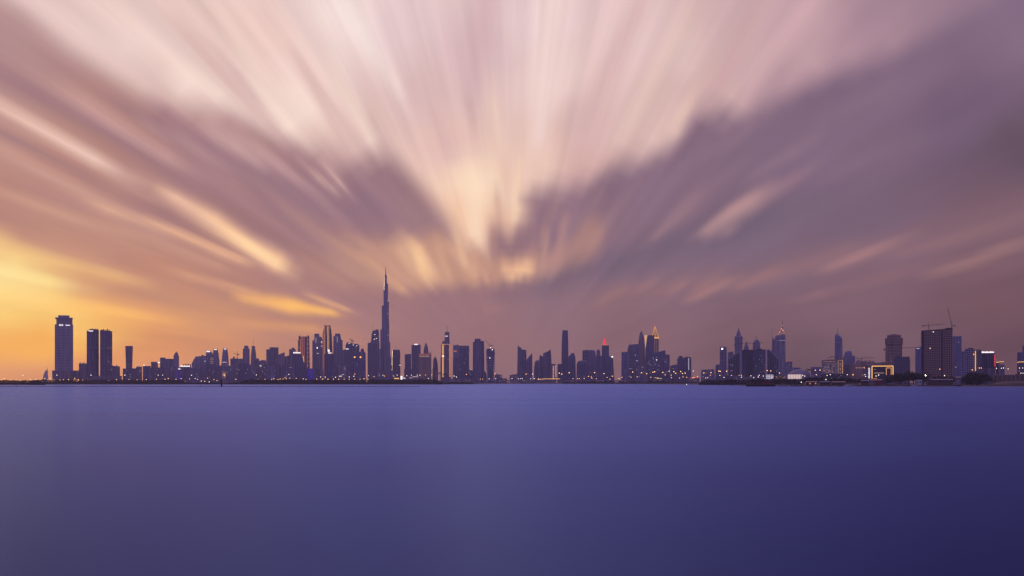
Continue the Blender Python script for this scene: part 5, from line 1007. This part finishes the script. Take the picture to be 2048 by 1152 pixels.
# ------------------------------------------------------------------ mangrove banks (one dense mass each)
def leaf_quads(m, c, s, q):
    a = Vector((q.gauss(0, 1), q.gauss(0, 1), q.gauss(0, 1))).normalized(); b = a.orthogonal().normalized(); e = a.cross(b)
    u, v = b * s * q.uniform(.6, 1.2), e * s * q.uniform(.4, .9); c = Vector(c)
    m.quad(c - u, c - v * .8, c + u, c + v)
def bank(label, x0, x1, Y, ytop, dens, depth, q):
    m = MB(); n = int(dens * (x1 - x0)); f1 = [q.uniform(0, 6.3) for _ in range(8)]
    for i in range(n):
        x = q.uniform(x0, x1); d = q.uniform(0, depth)
        wob = sum(math.sin(x * w + f1[k]) * a for k, (w, a) in enumerate(((.11, .5), (.31, .45), (.83, .45), (2.1, .4), (.045, .5))))
        edge = min(1, (x - x0) / 14, (x1 - x) / 14); edge = max(0, edge) ** .5
        top = (px_z(ytop - wob * .6, Y) - .2) * (.35 + .65 * edge)
        z = top * (q.random() ** .55); YY = Y + 10 + d * (z / max(top, 1) * .7 + .3)
        leaf_quads(m, (px_x(x, YY), YY, max(.6, z - .4)), 1.5, q)
    core = MB(); N_ = int((x1 - x0) / 4)
    for k in range(N_):
        xa = x0 + 5 + (x1 - x0 - 10) * k / N_; xb = x0 + 5 + (x1 - x0 - 10) * (k + 1) / N_; zt = (px_z(ytop, Y) - 4) * q.uniform(.6, .78)
        core.loft([[(px_x(xa, Y + 18), Y + 18, .3), (px_x(xb, Y + 18), Y + 18, .3), (px_x(xb, Y + depth), Y + depth, .3), (px_x(xa, Y + depth), Y + depth, .3)], [(px_x(xa, Y + 22), Y + 24, zt), (px_x(xb, Y + 22), Y + 24, zt), (px_x(xb, Y + depth), Y + depth - 4, zt), (px_x(xa, Y + depth), Y + depth - 4, zt)]])
    m.add(core.v, core.f)
    tag(m.build('mangrove_bank', 'mangrove_leaf'), label, 'mangrove', kind='stuff')
q = random.Random(21)
bank('near dark mangrove strip at the far left water edge', -120, 90, 2740, 760.4, 26, 40, q)
bank('long dark mangrove bank under the left towers', 60, 372, 3240, 759.6, 30, 60, q)
bank('thin low mangrove fringe below the bright rooftop letters', 340, 505, 3260, 765.6, 30, 40, q)
bank('long dark mangrove bank in front of the tallest spire tower', 480, 886, 3220, 759.0, 32, 60, q)
bank('low mangrove tail right of the spire tower bank', 868, 948, 3420, 764.4, 24, 40, q)
bank('dark scrub strip on the shore left of the dome', 1398, 1606, 2620, 759.6, 26, 40, q)
bank('thin green fringe along the middle shore', 1126, 1400, 4120, 762.6, 16, 40, q)

# ------------------------------------------------------------------ trees of the right shore
def tree_proto(q, h, spread, n):
    tr = MB(); pts = [(0, 0, -.3), (q.uniform(-.3, .3), 0, h * .28), (q.uniform(-.5, .5), q.uniform(-.4, .4), h * .55)]
    for k in range(2): tr.bar(pts[k], pts[k + 1], h * (.04 - .012 * k), h * (.03 - .012 * k), 7)
    lobes = []
    for k in range(9):
        a = q.uniform(0, 6.28); rr = spread * q.uniform(.25, .75); z = h * q.uniform(.42, .86); c = (rr * math.cos(a), rr * math.sin(a), z)
        tr.bar(pts[1 + k % 2], c, h * .014, h * .004, 5); lobes.append((c, spread * q.uniform(.3, .5)))
    cr = MB()
    for i in range(n):
        c, r = q.choice(lobes); v = Vector((q.gauss(0, 1), q.gauss(0, 1), q.gauss(0, .8))).normalized() * r * (q.random() ** .4)
        p = Vector(c) + v; p.z = max(h * .2, p.z); leaf_quads(cr, p, h * .05, q)
    out = []
    for nm, mb, mt in (('trunk', tr, 'bark'), ('crown', cr, 'leaf')):
        me = bpy.data.meshes.new(nm); me.from_pydata(mb.v, [], mb.f); me.update(); me.materials.append(MATS[mt]); out.append(me)
    return out
PROTO = [tree_proto(random.Random(40 + k), 10, (4.6, 5.4, 6.4, 5.0)[k], 1100) for k in range(4)]
def tree(label, x, ytop, Y, wide=1.0, k=0, name='tree', group='trees on the right shore'):
    h = px_z(ytop, Y) - GZ; o = link(name, None); o.location = (px_x(x, Y), Y, GZ); o.rotation_euler = (0, 0, k * 1.7 + x); tag(o, label, 'tree', group)
    s = h / 10.0
    for nm, me in zip(('trunk', 'crown'), PROTO[k % 4]): c = link(nm, me, o); c.scale = (s * wide, s * wide, s)
def shrub(label, x0, x1, ytop, Y, n, q):
    """one big rounded evergreen: several stems under a dense dome of leaf clumps"""
    t = Thing('evergreen_tree', label, 'tree', Y, (x0 + x1) / 2); W = t.x(x1) - t.x(x0); H = t.z(ytop)
    st = MB()
    for k in range(7): a = q.uniform(0, 6.28); st.bar((q.uniform(-.8, .8), 10 + q.uniform(-.8, .8), -.3), (W * .3 * math.cos(a), 10 + W * .2 * math.sin(a), H * q.uniform(.5, .8)), .5, .12, 6)
    st.build('trunk', 'bark', t.root)
    lob = [(q.uniform(-.36, .36) * W, 10 + q.uniform(-.25, .25) * W, q.uniform(.3, .62) * H, q.uniform(.16, .24) * W) for _ in range(22)]
    cr = MB()
    for i in range(n):
        x, y, z, r = q.choice(lob); v = Vector((q.gauss(0, 1), q.gauss(0, 1), q.gauss(0, 1))).normalized() * r * (q.random() ** .35); v.z *= .8
        env = 1 - min(1, abs((x + v.x) / (W * .5))) ** 2.2
        leaf_quads(cr, (max(-.5 * W, min(.5 * W, x + v.x)), y + v.y, min(H * (.25 + .75 * env), max(.6, z + v.z))), 1.15, q)
    cr.build('crown', 'leaf', t.root)
q = random.Random(77)
shrub('large rounded black-green tree on the shore below the gold light strip', 1921, 1988, 740.4, 1850, 5200, q)
rows = [(1782,752,1.0,2),(1790,747.6,1.0,0),(1799,745.6,1.1,1),(1808,744.4,1.1,2),(1818,742.8,1.0,3),(1827,743.4,1.1,0),(1837,745,1.0,1),(1846,744.6,1.0,2),(1776,757,1.0,3)]
words = ['shortest and leftmost','second','third','fourth','fifth','sixth','seventh','eighth','ninth']
for i, (x, y, w, k) in enumerate(sorted(rows)): tree(f'{words[i]} dark tree from left in the grove right of the gold frame', x, y, 1960 + 22 * (i % 3), w * .85, k)
rows = [(1607,756.4,1.2,1),(1618,754.6,1.2,2),(1629,754,1.2,3),(1637,753,1.2,0),(1662,757,1.3,1),(1672,755.4,1.3,2),(1683,755.8,1.3,3),(1694,755,1.3,0),(1704,756,1.2,1),(1714,757.6,1.2,2),(1726,757,1.2,3),(1737,758,1.2,1)]
words2 = ['leftmost','second','third','fourth','fifth','sixth','seventh','eighth','ninth','tenth','eleventh','twelfth']
for i, (x, y, w, k) in enumerate(sorted(rows)): tree(f'{words2[i]} low dark tree from left between the dome and the gold frame', x, y, 2150 + 25 * (i % 3), w, k)
rows = [(1454,758.4,1.2,0),(1466,757.6,1.2,1),(1508,757.4,1.2,2),(1520,756.6,1.2,3),(1533,757.4,1.2,0),(1546,756.6,1.2,1),(1557,757,1.2,2),(1567,757.4,1.2,3),(1578,757.6,1.2,0),(1590,757.4,1.2,1)]
for i, (x, y, w, k) in enumerate(sorted(rows)): tree(f'{words2[i]} scrubby tree from left along the shore left of the dome', x, y, 2450 + 25 * (i % 3), w, k)
rows = [(1873,753,1.2,1),(1884,752,1.2,3),(1897,753,1.2,0),(1911,752.6,1.1,2)]
for i, (x, y, w, k) in enumerate(rows): tree(f'{words2[i]} tree from left behind the big floodlight below the unfinished slab', x, y, 2080 + 20 * i, w, k)
def palm(label, x, ytop, Y, q):
    t = Thing('palm_tree', label, 'tree', Y, x, group='palms by the shore'); H = t.z(ytop) * .93; m = MB(); p = Vector((0, 0, -.3))
    for k in range(6): n_ = Vector((.25 * math.sin(k), 0, H * (k + 1) / 6)); m.bar(p, n_, .6 - .05 * k, .55 - .05 * k, 6); p = n_
    m.build('trunk', 'bark', t.root); c = MB()
    for k in range(16):
        a = k * 2.4; el = q.uniform(-.2, .9); ln = H * .26; prev = p
        for j in range(5):
            f = (j + 1) / 5; cur = p + Vector((math.cos(a) * ln * f, math.sin(a) * ln * f, ln * (el * f - .75 * f * f))); sd_ = Vector((-math.sin(a), math.cos(a), 0)) * (.9 * (1 - f * .7))
            c.quad(prev - sd_, cur - sd_ * .8, cur + sd_ * .8, prev + sd_); c.quad(prev + sd_ - Vector((0, 0, .8)), cur + sd_ * .8 - Vector((0, 0, .8)), cur, prev); prev = cur
    c.build('fronds', 'leaf', t.root)
palm('tall palm silhouette left of the gold-lined hotel tower', 879, 744, 4000, q); palm('tall palm silhouette right of the shallow dome', 1618.6, 736.6, 2700, q); palm('palm silhouette right of the brick-hotel palms near the bridge end', 888, 747, 4050, q)

# ------------------------------------------------------------------ right shore: quay, huts, boats, wall, rocks
m = MB(); Yq = 1835
m.box(px_x(1560, Yq), px_x(1925, Yq), Yq, Yq + 6, -.6, 2.6); structure('quay', m, 'rock')
t = Thing('promenade_railing', 'long pale railing with posts on the shore left of the red barge', 'railing', 2800, 1440, z=GZ)
for k in range(60): m = MB(); x = t.x(1372 + k*2.1); m.box(x - .35, x + .35, 0, .7, 0, 3.4); m.build('post', 'white_render', t.root)
m = MB(); m.box(t.x(1371), t.x(1498), .1, .5, 3.0, 3.6); m.build('rail', 'white_render', t.root)
t = Thing('boundary_wall', 'long sand-coloured wall right of the large rounded tree', 'wall', 2050, 2015, z=GZ)
t.body([(772,1984,2030),(750,1984,2030)], 'sand', 'wall_run', D=2.0, base=False); t.body([(772,2030.2,2070),(747.6,2030.2,2070)], 'sand', 'wall_run', D=2.2, base=False); t.box('coping', 1983.6, 2070, 750.4, 749.4, 'trim_brown', -.4, 2.2)
for k in range(9): t.box('pilaster', 1986 + k*9, 1987 + k*9, 766, 750.4, 'trim_brown', -.5, 0)
t = Thing('sand_mound', 'low brown sand mound on the shore at the far right', 'mound', 1800, 2032, z=GZ)
rr = []
for z, w, dd in ((-.4, 44, 1.0), (2.5, 41, .9), (5.5, 32, .7), (7.4, 18, .45), (8.2, 5, .2)): rr.append([(w * (1 + .08 * math.sin(5 * k)) * math.cos(2*math.pi*k/20), 16 + 16 * dd * math.sin(2*math.pi*k/20), z + .3 * math.sin(3 * k)) for k in range(20)])
m = MB(); m.loft(rr); m.build('mound_body', 'sand', t.root, smooth=True)
def hut(label, x0, x1, ytop, Y, wallm, roofm, nw, lit=False):
    t = Thing('waterside_hut', label, 'hut', Y, (x0 + x1) / 2, z=GZ); t.body([(772,x0,x1),(ytop,x0,x1)], wallm, D=7)
    m = MB(); a, b, z = t.x(x0) - .6, t.x(x1) + .6, t.z(ytop); m.loft([[(a, -.8, z), (a, 3.5, z + 1.5), (a, 7.8, z), (a, 3.5, z - .1)], [(b, -.8, z), (b, 3.5, z + 1.5), (b, 7.8, z), (b, 3.5, z - .1)]]); m.build('roof', roofm, t.root)
    w = x1 - x0
    for k in range(nw): t.box('window', x0 + w*(k + .25)/nw, x0 + w*(k + .7)/nw, ytop + 4.2, ytop + 1.8, 'window_dim' if lit and k % 2 else 'black_rubber', -.15, .05)
    return t
hut('pale low hut with dark openings below the upright-sign building', 1722, 1737, 761.6, 1850, 'wood', 'trim_mid', 3)
hut('pinkish hut with two dark windows below the gold frame', 1737.4, 1750, 760.6, 1860, 'stone_mauve', 'trim_brown', 2)
hut('reddish waterside hut right of the pinkish hut', 1750.6, 1764, 760.4, 1850, 'red_paint', 'trim_brown', 3)
hut('low grey shed below the dome', 1640, 1660, 764, 1860, 'wood', 'trim_mid', 3)
hut('long low shed below the big floodlight', 1862, 1906, 759.6, 1880, 'wood', 'trim_mid', 6)
hut('small shed left of the big floodlight', 1833, 1844, 761.4, 1860, 'white_render', 'trim_mid', 2)
hut('tall narrow stone hut left of the large rounded tree', 1911, 1922, 755, 1850, 'stone_mauve', 'trim_brown', 2)
hut('low red-lit shed below the dome right edge', 1612, 1634, 764, 1870, 'red_paint', 'trim_brown', 4, True)
hut('low row hut at the shore below the lit-window hotel', 1664, 1690, 764.4, 1860, 'wood', 'trim_brown', 5)
def boat(label, x0, x1, Y, deck, hullm, cabin=None, canopy=None, mast=None, name='moored_boat'):
    t = Thing(name, label, 'boat', Y, (x0 + x1) / 2, z=0, group='boats moored on the right shore'); Lh = t.x(x1) - t.x(x0); B = max(2.2, Lh * .11); m = MB(); rings = []
    for f in (0, .06, .2, .5, .8, .93, 1.0):
        w = B * (.55, .8, 1, 1, .82, .45, .06)[(0, .06, .2, .5, .8, .93, 1.0).index(f)]; sh = deck * (1 + .35 * (2 * f - 1) ** 2); x = -Lh / 2 + Lh * f
        rings.append([(x, 2 - w * .6, -.5), (x, 2 - w, sh * .5), (x, 2 - w, sh), (x, 2 + w, sh), (x, 2 + w, sh * .5), (x, 2 + w * .6, -.5)])
    m.loft(rings); m.build('hull', hullm, t.root)
    if cabin:
        a, b, h, mt = cabin; m = MB(); m.loft([[(-Lh/2 + Lh*a, 2 - B*.6, deck*.9), (-Lh/2 + Lh*b, 2 - B*.6, deck*.9), (-Lh/2 + Lh*b, 2 + B*.6, deck*.9), (-Lh/2 + Lh*a, 2 + B*.6, deck*.9)], [(-Lh/2 + Lh*(a + .02), 2 - B*.5, deck + h), (-Lh/2 + Lh*(b - .04), 2 - B*.5, deck + h), (-Lh/2 + Lh*(b - .04), 2 + B*.5, deck + h), (-Lh/2 + Lh*(a + .02), 2 + B*.5, deck + h)]]); c = m.build('cabin', mt, t.root)
        for k in range(3): xx = -Lh/2 + Lh*(a + (b - a)*(.2 + .25*k)); m = MB(); m.box(xx, xx + Lh*(b - a)*.15, 2 - B*.62, 2 - B*.45, deck + h*.45, deck + h*.8); m.build('window', 'black_rubber', c)
    if canopy:
        a, b, h = canopy; m = MB(); m.box(-Lh/2 + Lh*a, -Lh/2 + Lh*b, 2 - B, 2 + B, deck + h, deck + h + .35); c = m.build('canopy', 'white_paint', t.root)
        for xx in (a + .01, b - .02):
            for s_ in (-.9, .9): m = MB(); m.bar((-Lh/2 + Lh*xx, 2 + B*s_, deck*.8), (-Lh/2 + Lh*xx, 2 + B*s_, deck + h), .12); m.build('post', 'steel', c)
    if mast: m = MB(); m.bar((-Lh/2 + Lh*mast[0], 2, deck*.8), (-Lh/2 + Lh*mast[0], 2, deck + mast[1]), .3, .12, 6); m.build('mast', 'wood', t.root)
boat('long dark barge with red-brown hull at the left end of the right shore', 1492, 1551, 1790, 4.6, 'wood', (.55, .9, 4.6, 'red_paint'), None, (.5, 8), 'cargo_barge')
boat('low pale skiff right of the long dark barge', 1553, 1580, 1795, 1.8, 'white_paint', None, (.3, .7, 2.2))
boat('small white motorboat below the lit-window hotel', 1688, 1705, 1785, 2.0, 'white_paint', (.2, .55, 2.0, 'white_paint'), None, (.5, 5))
boat('dark launch with pale canopy below the gold frame', 1773, 1792, 1790, 2.0, 'trim_dark', None, (.1, .9, 3.0))
boat('two-deck houseboat left of the big floodlight', 1803, 1820, 1788, 3.0, 'wood', (.1, .85, 5.0, 'stone_mauve'), (.1, .85, 6.0))
boat('pale dinghy at the foot of the two-deck houseboat', 1822, 1833, 1782, 1.8, 'white_paint', (.3, .6, 1.8, 'white_paint'))
boat('work boat with flat white roof below the big floodlight', 1845, 1862, 1786, 2.6, 'red_paint', (.15, .5, 2.6, 'white_paint'), (.1, .7, 4.4), (.3, 9))
boat('dark rowing boat beached left of the large rounded tree', 1907, 1922, 1775, 1.8, 'black_rubber', None)
boat('faint tender drawn up below the dome', 1584, 1600, 1792, 1.6, 'trim_mid', None)
q = random.Random(9); RK = []
for k in range(3):
    m = MB(); rr = []
    for z, r in ((-.5, .9), (.1, 1.0), (.55, .75), (.85, .3)): rr.append([(r * (1 + .25 * math.sin(7 * i + k)) * math.cos(2*math.pi*i/7), r * (1 + .25 * math.cos(5 * i + k)) * math.sin(2*math.pi*i/7), z) for i in range(7)])
    m.loft(rr); me = bpy.data.meshes.new('rock'); me.from_pydata(m.v, [], m.f); me.update(); me.materials.append(MATS['rock']); RK.append(me)
for k in range(26):
    x = 1565 + k * 19; s_ = q.uniform(1.2, 2.6); o = link('shore_rock', RK[k % 3]); Y = 1806 - (x - 1565) * .07
    o.location = (px_x(x, Y), Y, .2); o.scale = (s_ * 1.5, s_, s_ * .8); o.rotation_euler = (0, 0, k)
    tag(o, f'dark shore rock at the water edge below {near(x)}' if k % 2 == 0 else f'smaller dark rock at the water edge below {near(x)}', 'rock', 'dark rocks along the right shore')

# ------------------------------------------------------------------ on the water: floating boom and channel marker
t = Thing('floating_boom', 'thin dark floating boom lying across the left half of the water', 'boom', 1700, 400, z=0)
m = MB(); q = random.Random(3); N_ = 90; pts = []
for k in range(N_ + 1): x = -200 + 1040 * k / N_; Y = 1700 + 16 * math.sin(x * .004) + q.uniform(-1, 1); pts.append((px_x(x, Y), Y))
t.root.location = (0, 0, 0); t.root.rotation_euler = (0, 0, 0)
for (a, b), (c, d) in zip(pts, pts[1:]): m.bar((a, b, .18), (c, d, .18), .46, None, 6)
m.build('float_line', 'black_rubber', t.root)
for x in (33, 401, 560): Y = 1700; m = MB(); X_ = px_x(x, Y); m.bar((X_, Y, -.3), (X_, Y, 2.0), .7, .4, 8); m.build('buoy', 'black_rubber', t.root)
t = Thing('channel_marker', 'black channel marker pile with topmark standing in the water left of centre', 'channel marker', 1680, 443, z=0)
m = MB(); m.bar((0, 0, -1), (0, 0, 9.5), 1.25, 1.1, 10); m.build('pile', 'black_rubber', t.root)
m = MB(); m.bar((0, 0, 9.5), (0, 0, 10.2), 2.1, 2.1, 10); m.build('platform', 'trim_dark', t.root)
m = MB(); m.bar((0, 0, 10.2), (0, 0, 14.2), .3, .3, 6); m.build('post', 'steel', t.root)
m = MB(); m.bar((0, 0, 11.4), (0, 0, 13.4), 1.5, .1, 8); m.build('topmark', 'black_rubber', t.root)
m = MB()
for k in range(6): a = k * 1.047; m.bar((1.9 * math.cos(a), 1.9 * math.sin(a), 10.2), (1.9 * math.cos(a), 1.9 * math.sin(a), 11.3), .1)
m.build('guard_rail', 'steel', t.root)
def buoy(label, x, y):
    Y = CAM_H * FPX / (y - HOR + .6); t = Thing('light_buoy', label, 'buoy', Y, x, z=0, group='lit buoys near the right shore'); m = MB(); m.bar((0, 0, -.4), (0, 0, 1.0), 1.2, .9, 8); m.build('float', 'black_rubber', t.root); m = MB(); m.bar((0, 0, 1.0), (0, 0, 1.8), .15); m.build('post', 'steel', t.root); m = MB(); m.bar((0, 0, 1.8), (0, 0, 2.9), .7, .7, 8); m.build('lamp', 'lamp_white', t.root)
buoy('small lit buoy on the water left of the pair near the right shore', 1373, 770.6); buoy('small lit buoy on the water just left of the long dark barge', 1422, 768)
